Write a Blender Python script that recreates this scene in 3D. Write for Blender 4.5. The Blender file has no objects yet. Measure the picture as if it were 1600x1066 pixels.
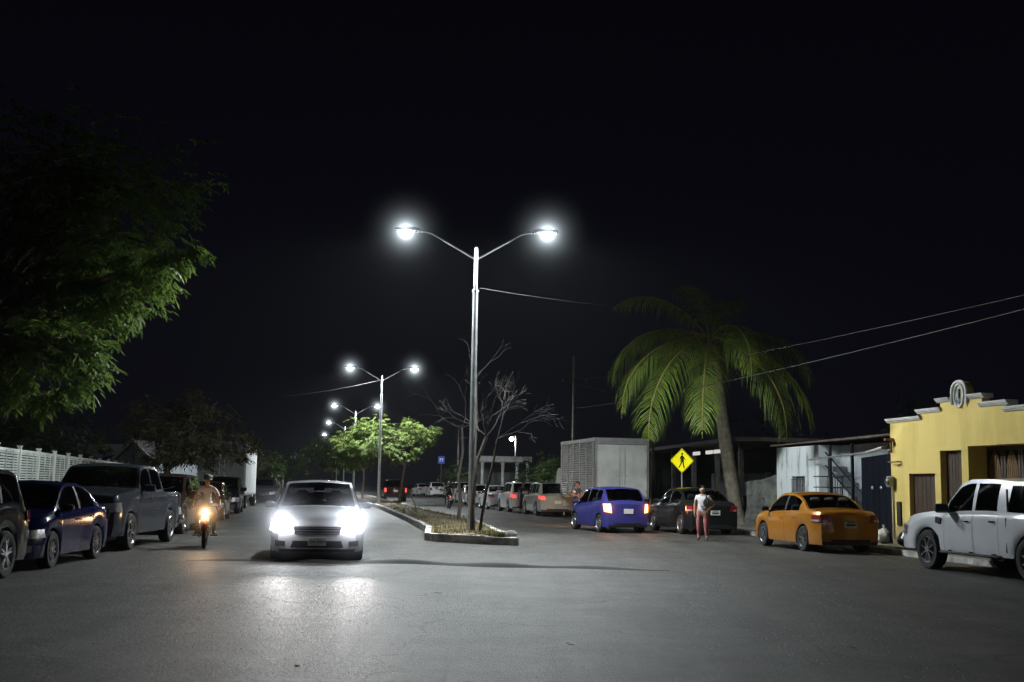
import bpy, math, random
from mathutils import Vector, Matrix
R = math.radians
PI = math.pi
rnd = random.Random(7)
sc = bpy.context.scene
COL = sc.collection

# ------------------------------------------------------------------ camera
HC, FPX = 1.55, 1800.0
PITCH, ROLL = math.atan(224/1800), 0.016
cam = bpy.data.objects.new('camera', bpy.data.cameras.new('camera'))
COL.objects.link(cam)
cam.location = (0, 0, HC)
CAMR = Matrix.Rotation(PI/2+PITCH, 3, 'X') @ Matrix.Rotation(ROLL, 3, 'Z')
cam.rotation_euler = CAMR.to_euler()
cam.data.sensor_width = 36
cam.data.lens = FPX/1600*36
cam.data.clip_end = 3000
sc.camera = cam

def at(px, py, Y):
    """photo direction (px, py) taken to the world depth Y (survey helper)"""
    d = CAMR @ Vector(((px-800)/FPX, -(py-533)/FPX, -1))
    t = Y/d.y
    return Vector((d.x*t, Y, d.z*t+HC))

# ------------------------------------------------------------------ materials
MATS = {}
def nodes(name):
    m = bpy.data.materials.new(name); m.use_nodes = True
    nt = m.node_tree
    return m, nt, nt.nodes['Principled BSDF']

def mat(name, col, rough=0.6, metal=0.0, var=0.15, scale=6.0, bump=0.0, bscale=60.0, spec=0.5, coat=0.0, emit=None, estr=0.0, detail=4):
    if name in MATS: return MATS[name]
    m, nt, b = nodes(name)
    N = nt.nodes; L = nt.links
    tc = N.new('ShaderNodeTexCoord')
    if var > 0:
        nz = N.new('ShaderNodeTexNoise'); nz.inputs['Scale'].default_value = scale; nz.inputs['Detail'].default_value = detail
        L.new(tc.outputs['Object'], nz.inputs['Vector'])
        rp = N.new('ShaderNodeMapRange'); rp.inputs[1].default_value = .3; rp.inputs[2].default_value = .7
        rp.inputs[3].default_value = 1-var; rp.inputs[4].default_value = 1+var
        L.new(nz.outputs['Fac'], rp.inputs[0])
        mx = N.new('ShaderNodeVectorMath'); mx.operation = 'SCALE'; mx.inputs[0].default_value = col[:3]
        L.new(rp.outputs[0], mx.inputs['Scale']); L.new(mx.outputs[0], b.inputs['Base Color'])
        r2 = N.new('ShaderNodeMapRange'); r2.inputs[3].default_value = max(.02, rough*.85); r2.inputs[4].default_value = min(1, rough*1.15)
        L.new(nz.outputs['Fac'], r2.inputs[0]); L.new(r2.outputs[0], b.inputs['Roughness'])
    else:
        b.inputs['Base Color'].default_value = (*col[:3], 1); b.inputs['Roughness'].default_value = rough
    b.inputs['Metallic'].default_value = metal
    b.inputs['Specular IOR Level'].default_value = spec
    b.inputs['Coat Weight'].default_value = coat
    b.inputs['Coat Roughness'].default_value = .06
    if bump > 0:
        n2 = N.new('ShaderNodeTexNoise'); n2.inputs['Scale'].default_value = bscale; n2.inputs['Detail'].default_value = 5
        L.new(tc.outputs['Object'], n2.inputs['Vector'])
        bp = N.new('ShaderNodeBump'); bp.inputs['Strength'].default_value = bump; bp.inputs['Distance'].default_value = .01
        L.new(n2.outputs['Fac'], bp.inputs['Height']); L.new(bp.outputs[0], b.inputs['Normal'])
    if emit:
        b.inputs['Emission Color'].default_value = (*emit, 1); b.inputs['Emission Strength'].default_value = estr
    MATS[name] = m
    return m

def paint(name, col, rough=.3, metal=.3):
    m = mat('paint_'+name, col, .3 if max(col) > .2 else .15, metal*.5 if max(col) > .2 else 0, var=.05, scale=2.0, coat=1 if max(col) > .2 else .16, spec=.3 if max(col) > .2 else .12)
    m.node_tree.nodes['Principled BSDF'].inputs['Coat Roughness'].default_value = .035
    return m

def emis(name, col, s):
    if name in MATS: return MATS[name]
    m, nt, b = nodes(name)
    b.inputs['Base Color'].default_value = (.3, .3, .3, 1)
    b.inputs['Emission Color'].default_value = (*col, 1); b.inputs['Emission Strength'].default_value = s
    MATS[name] = m
    return m

def glass(name, tint, refl=1.0):
    if name in MATS: return MATS[name]
    m, nt, b = nodes(name); N = nt.nodes; L = nt.links
    out = N['Material Output']
    tr = N.new('ShaderNodeBsdfTransparent'); tr.inputs[0].default_value = (*tint, 1)
    gl = N.new('ShaderNodeBsdfGlossy'); gl.inputs['Roughness'].default_value = .04
    fr = N.new('ShaderNodeFresnel'); fr.inputs[0].default_value = 1.5
    ad = N.new('ShaderNodeMath'); ad.operation = 'MULTIPLY_ADD'; ad.inputs[1].default_value = refl; ad.inputs[2].default_value = .02
    mx = N.new('ShaderNodeMixShader')
    L.new(fr.outputs[0], ad.inputs[0]); L.new(ad.outputs[0], mx.inputs[0])
    L.new(tr.outputs[0], mx.inputs[1]); L.new(gl.outputs[0], mx.inputs[2]); L.new(mx.outputs[0], out.inputs['Surface'])
    N.remove(b)
    MATS[name] = m
    return m

def leafmat(name, c1, c2, trans=.35, scale=1.6):
    if name in MATS: return MATS[name]
    m, nt, b = nodes(name); N = nt.nodes; L = nt.links
    tc = N.new('ShaderNodeTexCoord')
    nz = N.new('ShaderNodeTexNoise'); nz.inputs['Scale'].default_value = scale; nz.inputs['Detail'].default_value = 8
    nz.inputs['Roughness'].default_value = .8
    L.new(tc.outputs['Object'], nz.inputs['Vector'])
    cr = N.new('ShaderNodeValToRGB'); cr.color_ramp.elements[0].position = .35; cr.color_ramp.elements[1].position = .65
    cr.color_ramp.elements[0].color = (*c1, 1); cr.color_ramp.elements[1].color = (*c2, 1)
    L.new(nz.outputs['Fac'], cr.inputs[0])
    L.new(cr.outputs[0], b.inputs['Base Color']); b.inputs['Roughness'].default_value = .5
    b.inputs['Specular IOR Level'].default_value = .35
    tl = N.new('ShaderNodeBsdfTranslucent'); L.new(cr.outputs[0], tl.inputs[0])
    mx = N.new('ShaderNodeMixShader'); mx.inputs[0].default_value = trans
    L.new(b.outputs[0], mx.inputs[1]); L.new(tl.outputs[0], mx.inputs[2]); L.new(mx.outputs[0], N['Material Output'].inputs['Surface'])
    MATS[name] = m
    return m

M_BLACK = mat('black_plastic', (.012, .012, .013), .5, var=.1)
M_RUB = mat('tyre_rubber', (.014, .014, .015), .8, var=.2, scale=12)
M_CHROME = mat('chrome', (.7, .7, .72), .16, 1.0, var=.05)
M_ALLOY = mat('alloy', (.55, .55, .57), .28, .9, var=.08)
M_DALLOY = mat('dull_alloy', (.28, .28, .3), .4, .8, var=.1)
M_GLASS = glass('car_glass', (.55, .58, .57))
M_TINT = glass('tinted_glass', (.07, .075, .085))
M_SEAT = mat('seat_cloth', (.11, .11, .115), .9, var=.2)
M_INT = mat('cabin_trim', (.02, .02, .022), .8, var=.1)
M_HLOFF = mat('headlight_lens', (.55, .56, .56), .12, .35, var=.25, scale=14, coat=1)
M_TLOFF = mat('taillight_lens', (.3, .012, .014), .12, .1, var=.2, scale=12, coat=1)
M_AMBER = mat('amber_lens', (.55, .16, .02), .15, .0, var=.1, coat=1)
M_PLATE = mat('plate_white', (.75, .75, .72), .45, var=.05)
M_INK = mat('plate_ink', (.02, .02, .03), .6, var=0)
M_GALV = mat('galvanised_steel', (.5, .52, .53), .38, .75, var=.18, scale=3)
M_BARK = mat('bark', (.1, .082, .06), .9, var=.4, scale=9, bump=.8, bscale=22)
M_PALEBARK = mat('pale_bark', (.2, .17, .135), .9, var=.35, scale=9, bump=.8, bscale=30)
M_CONC = mat('concrete', (.27, .26, .24), .9, var=.3, scale=2.2, bump=.4, bscale=25)
M_WIRE = mat('wire', (.028, .028, .028), .6, var=.1)
M_IRON = mat('black_iron', (.02, .022, .028), .5, .4, var=.2)

# ------------------------------------------------------------------ mesh helper
class MB:
    def __init__(s): s.v = []; s.f = []; s.m = []
    def add(s, vs, fs, m=0):
        o = len(s.v); s.v += [tuple(p) for p in vs]
        for f in fs: s.f.append([o+i for i in f]); s.m.append(m)
        return o
    def quad(s, a, b, c, d, m=0): s.add([a, b, c, d], [(0, 1, 2, 3)], m)
    def box(s, c, size, m=0, rot=None, bev=0.0):
        x, y, z = [k/2 for k in size]
        if bev > 0:
            b = min(bev, x*.9, y*.9, z*.9); vs = []; 
            # chamfered box as stacked rings
            rings = [(-z, b), (-z+b, 0), (z-b, 0), (z, b)]
            for zz, i in rings:
                X, Y = x-i, y-i; k = b*.6
                vs += [(X-k, -Y, zz), (X, -Y+k, zz), (X, Y-k, zz), (X-k, Y, zz), (-X+k, Y, zz), (-X, Y-k, zz), (-X, -Y+k, zz), (-X+k, -Y, zz)]
            fs = [tuple(reversed(range(8))), tuple(range(24, 32))]
            for r in range(3):
                for i in range(8): j = (i+1) % 8; fs.append((r*8+i, r*8+j, r*8+8+j, r*8+8+i))
        else:
            vs = [(-x, -y, -z), (x, -y, -z), (x, y, -z), (-x, y, -z), (-x, -y, z), (x, -y, z), (x, y, z), (-x, y, z)]
            fs = [(0, 3, 2, 1), (4, 5, 6, 7), (0, 1, 5, 4), (1, 2, 6, 5), (2, 3, 7, 6), (3, 0, 4, 7)]
        c = Vector(c)
        s.add([(rot @ Vector(p) if rot else Vector(p))+c for p in vs], fs, m)
        return s
    def tube(s, pts, rad, n=8, m=0, cap=True):
        pts = [Vector(p) for p in pts]
        if not isinstance(rad, (list, tuple)): rad = [rad]*len(pts)
        rings = []; up = None
        for i, p in enumerate(pts):
            d = (pts[min(i+1, len(pts)-1)]-pts[max(i-1, 0)])
            if d.length < 1e-9: d = Vector((0, 0, 1))
            d.normalize()
            if up is None: up = d.orthogonal().normalized()
            up = (up-d*up.dot(d))
            up = up.normalized() if up.length > 1e-6 else d.orthogonal().normalized()
            w = d.cross(up)
            rings.append([p+(up*math.cos(2*PI*k/n)+w*math.sin(2*PI*k/n))*rad[i] for k in range(n)])
        fs = []
        for i in range(len(pts)-1):
            for k in range(n): j = (k+1) % n; fs.append((i*n+k, i*n+j, i*n+n+j, i*n+n+k))
        if cap: fs += [tuple(reversed(range(n))), tuple((len(pts)-1)*n+k for k in range(n))]
        s.add([p for r in rings for p in r], fs, m)
        return s
    def lathe(s, prof, c=(0, 0, 0), axis='z', n=20, m=0, closed=False):
        vs = []; fs = []
        for r, h in prof:
            for k in range(n):
                a = 2*PI*k/n; x, y = r*math.cos(a), r*math.sin(a)
                p = (x, y, h) if axis == 'z' else ((x, h, y) if axis == 'y' else (h, x, y))
                vs.append((p[0]+c[0], p[1]+c[1], p[2]+c[2]))
        q = len(prof)
        for i in range(q-1 if not closed else q):
            for k in range(n):
                j = (k+1) % n; i2 = (i+1) % q
                fs.append((i*n+k, i*n+j, i2*n+j, i2*n+k))
        s.add(vs, fs, m); return s
    def ball(s, c, r, m=0, n=10, rot=None):
        rx, ry, rz = r if isinstance(r, (tuple, list)) else (r, r, r)
        vs = []; fs = []; h = n//2+1
        for i in range(h+1):
            t = PI*i/h
            for k in range(n):
                a = 2*PI*k/n; p = Vector((rx*math.sin(t)*math.cos(a), ry*math.sin(t)*math.sin(a), rz*math.cos(t)))
                if rot: p = rot @ p
                vs.append(p+Vector(c))
        for i in range(h):
            for k in range(n): j = (k+1) % n; fs.append((i*n+k, i*n+n+k, i*n+n+j, i*n+j))
        s.add(vs, fs, m); return s
    def prism(s, poly, t, frame=None, m=0):
        """polygon in the local x-z plane extruded along +y by t"""
        n = len(poly)
        vs = [(a, 0, b) for a, b in poly]+[(a, t, b) for a, b in poly]
        fs = [tuple(range(n)), tuple(reversed(range(n, 2*n)))]
        for i in range(n): j = (i+1) % n; fs.append((i, n+i, n+j, j))
        if frame: vs = [frame @ Vector(p) for p in vs]
        s.add(vs, fs, m); return s
    def mesh(s, name, mats, smooth=True, angle=42):
        me = bpy.data.meshes.new(name)
        me.from_pydata(s.v, [], s.f)
        for mt in (mats if isinstance(mats, (list, tuple)) else [mats]): me.materials.append(mt)
        if any(s.m): me.polygons.foreach_set('material_index', s.m)
        if smooth:
            me.polygons.foreach_set('use_smooth', [True]*len(me.polygons))
            me.set_sharp_from_angle(angle=R(angle))
        me.update()
        return me
    def build(s, name, mats, parent=None, smooth=True, angle=42, fix=False):
        me = s.mesh(name, mats, smooth, angle)
        if fix:
            import bmesh
            b = bmesh.new(); b.from_mesh(me); bmesh.ops.remove_doubles(b, verts=b.verts, dist=.0004)
            bmesh.ops.recalc_face_normals(b, faces=b.faces); b.to_mesh(me); b.free()
            me.set_sharp_from_angle(angle=R(angle))
        return link(name, me, parent)

def link(name, data, parent=None):
    o = bpy.data.objects.new(name, data); COL.objects.link(o)
    if parent: o.parent = parent
    return o

def tag(o, label=None, cat=None, group=None, kind=None):
    for k, v in (('label', label), ('category', cat), ('group', group), ('kind', kind)):
        if v: o[k] = v
    return o

def thing(name, label, cat, loc=(0, 0, 0), rz=0.0, group=None):
    o = link(name, None); o.location = loc; o.rotation_euler = (0, 0, rz)
    o.empty_display_size = .2
    return tag(o, label, cat, group)

def struct(name, mb, m, **k):
    return tag(mb.build(name, m, None, **k), kind='structure')

def text_mesh(name, txt, size, mt, parent, mtx):
    cu = bpy.data.curves.new(name, 'FONT'); cu.body = txt; cu.size = size; cu.align_x = 'CENTER'; cu.align_y = 'CENTER'; cu.extrude = .001
    tmp = bpy.data.objects.new(name, cu); COL.objects.link(tmp)
    bpy.context.view_layer.update()
    me = bpy.data.meshes.new_from_object(tmp.evaluated_get(bpy.context.evaluated_depsgraph_get()))
    bpy.data.objects.remove(tmp)
    me.transform(mtx); me.materials.clear(); me.materials.append(mt)
    return link(name, me, parent)

# ------------------------------------------------------------------ numeric helpers
def curve(pts):
    xs = [p[0] for p in pts]; ys = [p[1] for p in pts]; n = len(xs)
    d = [(ys[i+1]-ys[i])/(xs[i+1]-xs[i]) for i in range(n-1)]
    t = [d[0]]+[0 if d[i-1]*d[i] <= 0 else 2*d[i-1]*d[i]/(d[i-1]+d[i]) for i in range(1, n-1)]+[d[-1]]
    def f(x):
        if x <= xs[0]: return ys[0]
        if x >= xs[-1]: return ys[-1]
        i = 0
        while x > xs[i+1]: i += 1
        h = xs[i+1]-xs[i]; u = (x-xs[i])/h
        return ys[i]*(2*u**3-3*u*u+1)+t[i]*h*(u**3-2*u*u+u)+ys[i+1]*(-2*u**3+3*u*u)+t[i+1]*h*(u**3-u*u)
    return f

# ------------------------------------------------------------------ lights
def glow_lamp(name, kind, loc, power, col, parent=None, size=.1, spot=160, blend=.6, direction=(0, 0, -1)):
    l = bpy.data.lights.new(name, kind); l.energy = power; l.color = col
    l.shadow_soft_size = size
    if kind == 'SPOT': l.spot_size = R(spot); l.spot_blend = blend
    o = link(name, l, parent); o.location = loc
    o.rotation_euler = Vector(direction).to_track_quat('-Z', 'Y').to_euler()
    return o
LAMP_COL = (.91, .985, 1.0)
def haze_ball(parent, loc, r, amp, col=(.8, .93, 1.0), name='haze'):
    """added ball of emission that paints the bloom round a lamp, fading with distance"""
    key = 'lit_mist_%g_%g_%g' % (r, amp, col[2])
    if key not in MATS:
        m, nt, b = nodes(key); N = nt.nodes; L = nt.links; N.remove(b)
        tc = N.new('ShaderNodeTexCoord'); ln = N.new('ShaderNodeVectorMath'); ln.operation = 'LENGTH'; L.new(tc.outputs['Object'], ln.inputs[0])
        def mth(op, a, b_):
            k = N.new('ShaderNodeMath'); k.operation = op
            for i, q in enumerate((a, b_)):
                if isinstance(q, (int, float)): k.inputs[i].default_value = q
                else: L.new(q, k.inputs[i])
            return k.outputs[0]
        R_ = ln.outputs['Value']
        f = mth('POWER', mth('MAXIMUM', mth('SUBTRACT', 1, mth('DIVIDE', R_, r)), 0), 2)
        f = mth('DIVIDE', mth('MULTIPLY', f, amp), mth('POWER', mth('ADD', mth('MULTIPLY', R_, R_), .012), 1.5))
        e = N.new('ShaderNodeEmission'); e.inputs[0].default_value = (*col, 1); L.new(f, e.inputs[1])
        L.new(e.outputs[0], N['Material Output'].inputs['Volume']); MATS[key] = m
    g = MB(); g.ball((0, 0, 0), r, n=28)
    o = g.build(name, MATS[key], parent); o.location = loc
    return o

# ------------------------------------------------------------------ wheels
WHEELS = {}
def wheel_meshes(r, w, style):
    k = (round(r, 3), w, style)
    if k in WHEELS: return WHEELS[k]
    t = MB()
    rr = r*.66
    t.lathe([(rr, -w/2+.01), (r*.8, -w/2-.004), (r*.93, -w/2), (r*.985, -w/2+.03), (r, -w/4), (r, w/4), (r*.985, w/2-.03), (r*.93, w/2), (r*.8, w/2+.004), (rr, w/2-.01)], axis='y', n=28, closed=True)
    tyre = t.mesh('tyre', [M_RUB])
    q = MB()
    q.lathe([(rr*1.0, w/2-.012), (rr*.97, w/2+.0), (rr*.9, w/2-.02), (rr*.88, w/2-.06)], axis='y', n=28, m=0)
    q.lathe([(rr*.93, w/2-.055), (.001, w/2-.06)], axis='y', n=28, m=1)
    q.lathe([(rr*.93, -w/2+.02), (.001, -w/2+.02)], axis='y', n=20, m=1)
    n = {'five': 5, 'ten': 10, 'six': 6, 'steel': 8, 'seven': 7}[style]
    for i in range(n):
        a = 2*PI*i/n+.3; rot = Matrix.Rotation(-a, 3, 'Y')
        ww = .3/n*rr*3 if style != 'ten' else rr*.11
        for sgn in ((-1, 1) if style == 'five' else (0,)):
            ra = Matrix.Rotation(-(a+sgn*.16), 3, 'Y')
            q.box(ra @ Vector((rr*.52, w/2-.022, 0)), (rr*.86, .022, ww*(.55 if style == 'five' else .8)), 0, ra)
    q.lathe([(rr*.24, w/2-.03), (rr*.22, w/2-.004), (.001, w/2)], axis='y', n=14, m=0)
    rim = q.mesh('rim', [M_DALLOY if style == 'steel' else M_ALLOY, M_BLACK])
    WHEELS[k] = (tyre, rim)
    return WHEELS[k]

def add_wheel(parent, x, y, r, w, style, rim=True):
    ty, ri = wheel_meshes(r, w, style)
    o = link('wheel', ty, parent); o.location = (x, y, r)
    if y < 0: o.rotation_euler = (0, 0, PI)
    if rim: link('rim', ri, o)
    return o

# ------------------------------------------------------------------ vehicles
TYPES = {
 'sedan': dict(L=4.28, W=1.7, H=1.5, wb=2.5, wr=.315, clear=.2, wx=.02, cowl=1.1, rf=.42, rr=-.72, deck=-1.42,
   prof=[(-2.14, .94), (-2.06, 1.03), (-1.75, 1.07), (-1.42, 1.1), (-.98, 1.33), (-.72, 1.42), (-.3, 1.485), (.1, 1.49), (.42, 1.43), (.8, 1.2), (1.1, 1.02), (1.5, .95), (1.9, .84), (2.08, .74), (2.14, .64)],
   belt=[(-2.14, .9), (-1.3, .99), (-.5, .95), (.9, .9), (1.5, .85), (2.14, .6)], win=[(-1.0, -.2), (-.1, .86)], door=[(-.95, -.16), (-.14, .92)]),
 'tallsedan': dict(L=4.45, W=1.82, H=1.58, wb=2.65, wr=.33, clear=.2, wx=.02, cowl=1.02, rf=.3, rr=-.95, deck=-1.6,
   prof=[(-2.22, .98), (-2.15, 1.08), (-1.85, 1.13), (-1.6, 1.16), (-1.15, 1.42), (-.95, 1.5), (-.4, 1.575), (0, 1.58), (.3, 1.53), (.7, 1.27), (1.02, 1.07), (1.5, 1.0), (1.95, .9), (2.15, .8), (2.22, .7)],
   belt=[(-2.22, .94), (-1.3, 1.04), (-.5, 1.0), (.9, .95), (1.5, .92), (2.22, .66)], win=[(-1.2, -.3), (-.2, .78)], door=[(-1.1, -.26), (-.24, .88)]),
 'hatch': dict(L=3.64, W=1.62, H=1.54, wb=2.38, wr=.295, clear=.19, wx=.06, cowl=1.1, rf=.4, rr=-1.3, deck=-1.66,
   prof=[(-1.82, .96), (-1.76, 1.02), (-1.66, 1.08), (-1.48, 1.3), (-1.3, 1.46), (-1.1, 1.51), (-.5, 1.54), (.05, 1.52), (.4, 1.44), (.75, 1.23), (1.1, 1.03), (1.4, .94), (1.65, .82), (1.78, .7), (1.82, .62)],
   belt=[(-1.82, .92), (-1.4, 1.04), (-.5, .96), (.9, .88), (1.3, .84), (1.82, .58)], win=[(-1.3, -.86), (-.78, -.12), (-.03, .86)], door=[(-.82, -.1), (-.08, .9)]),
 'suv': dict(L=4.6, W=1.84, H=1.72, wb=2.68, wr=.36, clear=.24, wx=.05, cowl=1.0, rf=.35, rr=-1.85, deck=-2.18,
   prof=[(-2.3, 1.0), (-2.26, 1.06), (-2.18, 1.14), (-2.02, 1.42), (-1.85, 1.63), (-1.5, 1.69), (-.7, 1.72), (0, 1.71), (.35, 1.63), (.7, 1.4), (1.0, 1.18), (1.5, 1.1), (2.0, 1.0), (2.22, .88), (2.3, .76)],
   belt=[(-2.3, .98), (-1.5, 1.1), (-.4, 1.05), (.9, 1.0), (1.5, .98), (2.3, .72)], win=[(-1.8, -1.12), (-1.04, -.24), (-.15, .78)], door=[(-1.05, -.2), (-.18, .86)]),
 'pickup': dict(L=5.3, W=1.87, H=1.83, wb=3.22, wr=.385, clear=.36, wx=-.02, cowl=1.08, rf=.55, rr=-.75, deck=-.93, bed=(-2.6, -1.0),
   prof=[(-2.65, 1.16), (-1.0, 1.16), (-.93, 1.22), (-.84, 1.55), (-.75, 1.74), (-.5, 1.81), (.2, 1.83), (.55, 1.75), (.8, 1.52), (1.08, 1.25), (1.5, 1.19), (2.1, 1.12), (2.45, 1.02), (2.65, .86)],
   belt=[(-2.65, 1.12), (-.5, 1.14), (.9, 1.1), (1.6, 1.06), (2.65, .8)], win=[(-.7, -.02), (.08, .9)], door=[(-.76, .02), (.04, 1.0)]),
 'bigpickup': dict(L=5.9, W=2.04, H=1.95, wb=3.68, wr=.41, clear=.34, wx=-.02, cowl=1.1, rf=.62, rr=-.95, deck=-1.12, bed=(-2.88, -1.2),
   prof=[(-2.95, 1.3), (-1.2, 1.3), (-1.12, 1.36), (-1.04, 1.66), (-.95, 1.86), (-.6, 1.93), (.2, 1.95), (.62, 1.88), (.85, 1.64), (1.1, 1.4), (1.6, 1.36), (2.4, 1.31), (2.8, 1.24), (2.95, 1.06)],
   belt=[(-2.95, 1.26), (-.5, 1.28), (.9, 1.26), (1.6, 1.24), (2.95, 1.0)], win=[(-.88, -.02), (.08, .92)], door=[(-.95, .02), (.04, 1.05)]),
 'topper': dict(L=5.3, W=1.87, H=1.83, wb=3.22, wr=.39, clear=.38, wx=-.02, cowl=1.08, rf=.55, rr=-2.3, deck=-2.5,
   prof=[(-2.65, 1.12), (-2.58, 1.18), (-2.5, 1.24), (-2.4, 1.5), (-2.3, 1.72), (-2.1, 1.78), (-1.0, 1.79), (-.75, 1.81), (-.4, 1.83), (.2, 1.83), (.55, 1.75), (.8, 1.52), (1.08, 1.25), (1.5, 1.19), (2.1, 1.12), (2.45, 1.02), (2.65, .86)],
   belt=[(-2.65, 1.1), (-.5, 1.14), (.9, 1.1), (1.6, 1.06), (2.65, .8)], win=[(-2.2, -1.02), (-.68, -.02), (.08, .9)], door=[(-.76, .02), (.04, 1.0)]),
}
VS = [.0, .1, .36, .64, .88, 1.0]
FS = [.92, .62, .31, 0.0]

def car(name, label, cat, x, y, head, typ, pm, group=None, lo=1, style='five', sx=1, front='off', rear='off', gl=None, trim=None, plate=None, tailpos='mid', scale=1.0):
    T = TYPES[typ]; L, W, H = T['L'], T['W'], T['H']; hl = L/2
    prof, belt = curve(T['prof']), curve(T['belt'])
    gl = gl or M_TINT
    root = thing(name, label, cat, (x, y, 0), R(head), group)
    if scale != 1: root.scale = (scale,)*3
    wr = T['wr']; ra = wr+.055; xw = [T['wx']-T['wb']/2, T['wx']+T['wb']/2]
    bed = T.get('bed'); tk = typ in ('pickup', 'bigpickup', 'topper', 'suv')
    EF, EB = (.6, .17), (.5, .1 if not tk else .06)
    if typ in ('pickup', 'bigpickup', 'topper'): EF = (.5, .1)
    wend_f, wend_b = W/2-EF[1], W/2-EB[1]
    def plan(xx):
        w = W/2
        e = (xx-(hl-EF[0]))/EF[0]
        if e > 0: w -= EF[1]*min(1, e)**2
        e = (-xx-(hl-EB[0]))/EB[0]
        if e > 0: w -= EB[1]*min(1, e)**2
        return w
    def warp(p):
        xx, yy, zz = p
        b = max(0, min(1, (xx-(hl-.45))/.45)); xx -= b*.14*max(0, zz-.45)
        if not bed:
            b = max(0, min(1, (-xx-(hl-.4))/.4)); xx += b*.05*max(0, zz-.5)
        return (xx, yy, zz)
    st = set()
    nx = 26 if lo == 0 else 46
    for i in range(nx+1): st.add(round(-hl+L*i/nx, 3))
    for k in xw:
        for q in (-1.0, -.985, -.93, -.8, -.6, -.3, 0, .3, .6, .8, .93, .985, 1.0): st.add(round(k+q*ra, 3))
    for a, b in T['win']+T['door']: st.add(a); st.add(b)
    for q in (T['cowl'], T['rf'], T['rr'], T['deck']): st.add(q)
    for q in (.02, .06, .12): st.add(round(-hl+q, 3)); st.add(round(hl-q, 3))
    if bed: st.update([bed[0], bed[0]+.012, bed[1], bed[1]-.012, -hl])
    key = set(q for a, b in T['win']+T['door'] for q in (a, b)) | {T['cowl'], T['rf'], T['rr'], T['deck']}
    xs = []
    for q in sorted(st):
        if q < -hl-1e-6 or q > hl+1e-6: continue
        if xs and q-xs[-1] < .011:
            if q in key: xs[-1] = q
            continue
        xs.append(q)
    xs[0] = -hl; xs[-1] = hl
    cabtop = H-belt(0)
    def ring(xx):
        zt = prof(xx); hb = min(belt(xx), zt-.035); w = plan(xx)
        zs = T['clear']
        for k in xw:
            d = abs(xx-k)
            if d < ra: zs = max(zs, wr+math.sqrt(ra*ra-d*d)*1.0)
        zs = min(zs, hb-.1)
        c = max(0, min(1, (zt-belt(xx))/cabtop))
        wre = w*(.93-.2*c) if not tk else w*(.94-.15*c)
        crown = .045 if c > .5 else .04
        ze = max(zt-crown, hb+.004)
        P = [(0, zs+.02), (w*.8, zs+.015), (w*.965, zs)]
        for f, kx in ((.12, .985), (.4, 1.0), (.68, 1.0), (.86, .992), (.95, .98)): P.append((w*kx, zs+(hb-zs)*f))
        P.append((w*.962, hb))
        for v in VS[1:]:
            yy = w*.962+(wre-w*.962)*v+.022*math.sin(PI*v)*c; P.append((yy, hb+(ze-hb)*v))
        for f in FS:
            P.append((wre*f, ze+(zt-ze)*(1-f*f)))
        if bed and bed[0] < xx < bed[1]:
            fl = .68; n = len(P)
            P[n-4] = (w*.9, ze)
            P[n-3] = (w*.895, fl); P[n-2] = (w*.4, fl); P[n-1] = (0, fl)
        return P
    rings = [ring(q) for q in xs]
    nr = len(rings[0]); RB = 8; RV = RB+5      # RB: belt row, RV: roof edge row
    parts = {}
    def reg(k):
        if k not in parts: parts[k] = MB()
        return parts[k]
    inn = MB()
    for i in range(len(xs)-1):
        xm = (xs[i]+xs[i+1])/2
        for j in range(nr-1):
            k = 'body'; mi = 0
            zc = (rings[i][j][1]+rings[i+1][j][1]+rings[i][j+1][1]+rings[i+1][j+1][1])/4
            if j < 2: mi = 1
            elif j == 2 and trim is not None: mi = 1
            if RB+1 <= j < RV-1:
                for wi, (a, b) in enumerate(T['win']):
                    if a < xm < b and min(rings[i][RV][1]-rings[i][RB][1], rings[i+1][RV][1]-rings[i+1][RB][1]) > .05: k = ('sw', wi)
                if k == 'body' and not bed and T['win'][0][0] < xm < T['win'][-1][1] and typ != 'topper': mi = 1
            if j >= RV+1:
                if T['rf'] < xm < T['cowl']: k = 'windshield'
                if T['deck'] < xm < T['rr']: k = 'rear_window'
            if lo and 2 <= j < RB:
                for wi, (a, b) in enumerate(T['door']):
                    if a < xm < b: k = ('door', wi)
            for s in (1, -1):
                q = [(xs[i], rings[i][j]), (xs[i+1], rings[i+1][j]), (xs[i+1], rings[i+1][j+1]), (xs[i], rings[i][j+1])]
                pts = [warp((a, s*b[0], b[1])) for a, b in q]
                if s < 0: pts.reverse()
                kk = k if k in ('body', 'windshield', 'rear_window') else (*k, s)
                reg(kk).quad(*pts, m=mi)
                if isinstance(kk, tuple) and kk[0] == 'door': inn.quad(*[(p[0], p[1]*.955, p[2]) for p in pts])
    B = parts['body']
    # end caps
    def cap(i, sgn, bul):
        rg = rings[i]; xe = xs[i]; cols = [-1, -.8, -.5, -.2, .2, .5, .8, 1]
        grid = []
        for (yy, zz) in rg[1:]:
            row = []
            for c in cols:
                Y = c*yy; row.append(warp((xe+sgn*bul*(1-(Y/max(rg[4][0], .01))**2), Y, zz)))
            grid.append(row)
        for r in range(len(grid)-1):
            zc = (rg[r+1][1]+rg[r+2][1])/2
            mi = 1 if zc < T['clear']+(.1 if not tk else .16) else 0
            for c in range(len(cols)-1):
                q = [grid[r][c], grid[r][c+1], grid[r+1][c+1], grid[r+1][c]]
                if sgn < 0: q.reverse()
                B.quad(*q, m=mi)
    bulf, bulb = .07, .05
    cap(len(xs)-1, 1, bulf); cap(0, -1, bulb)
    B.build('body', [pm, M_BLACK], root, fix=True, angle=38)
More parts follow.
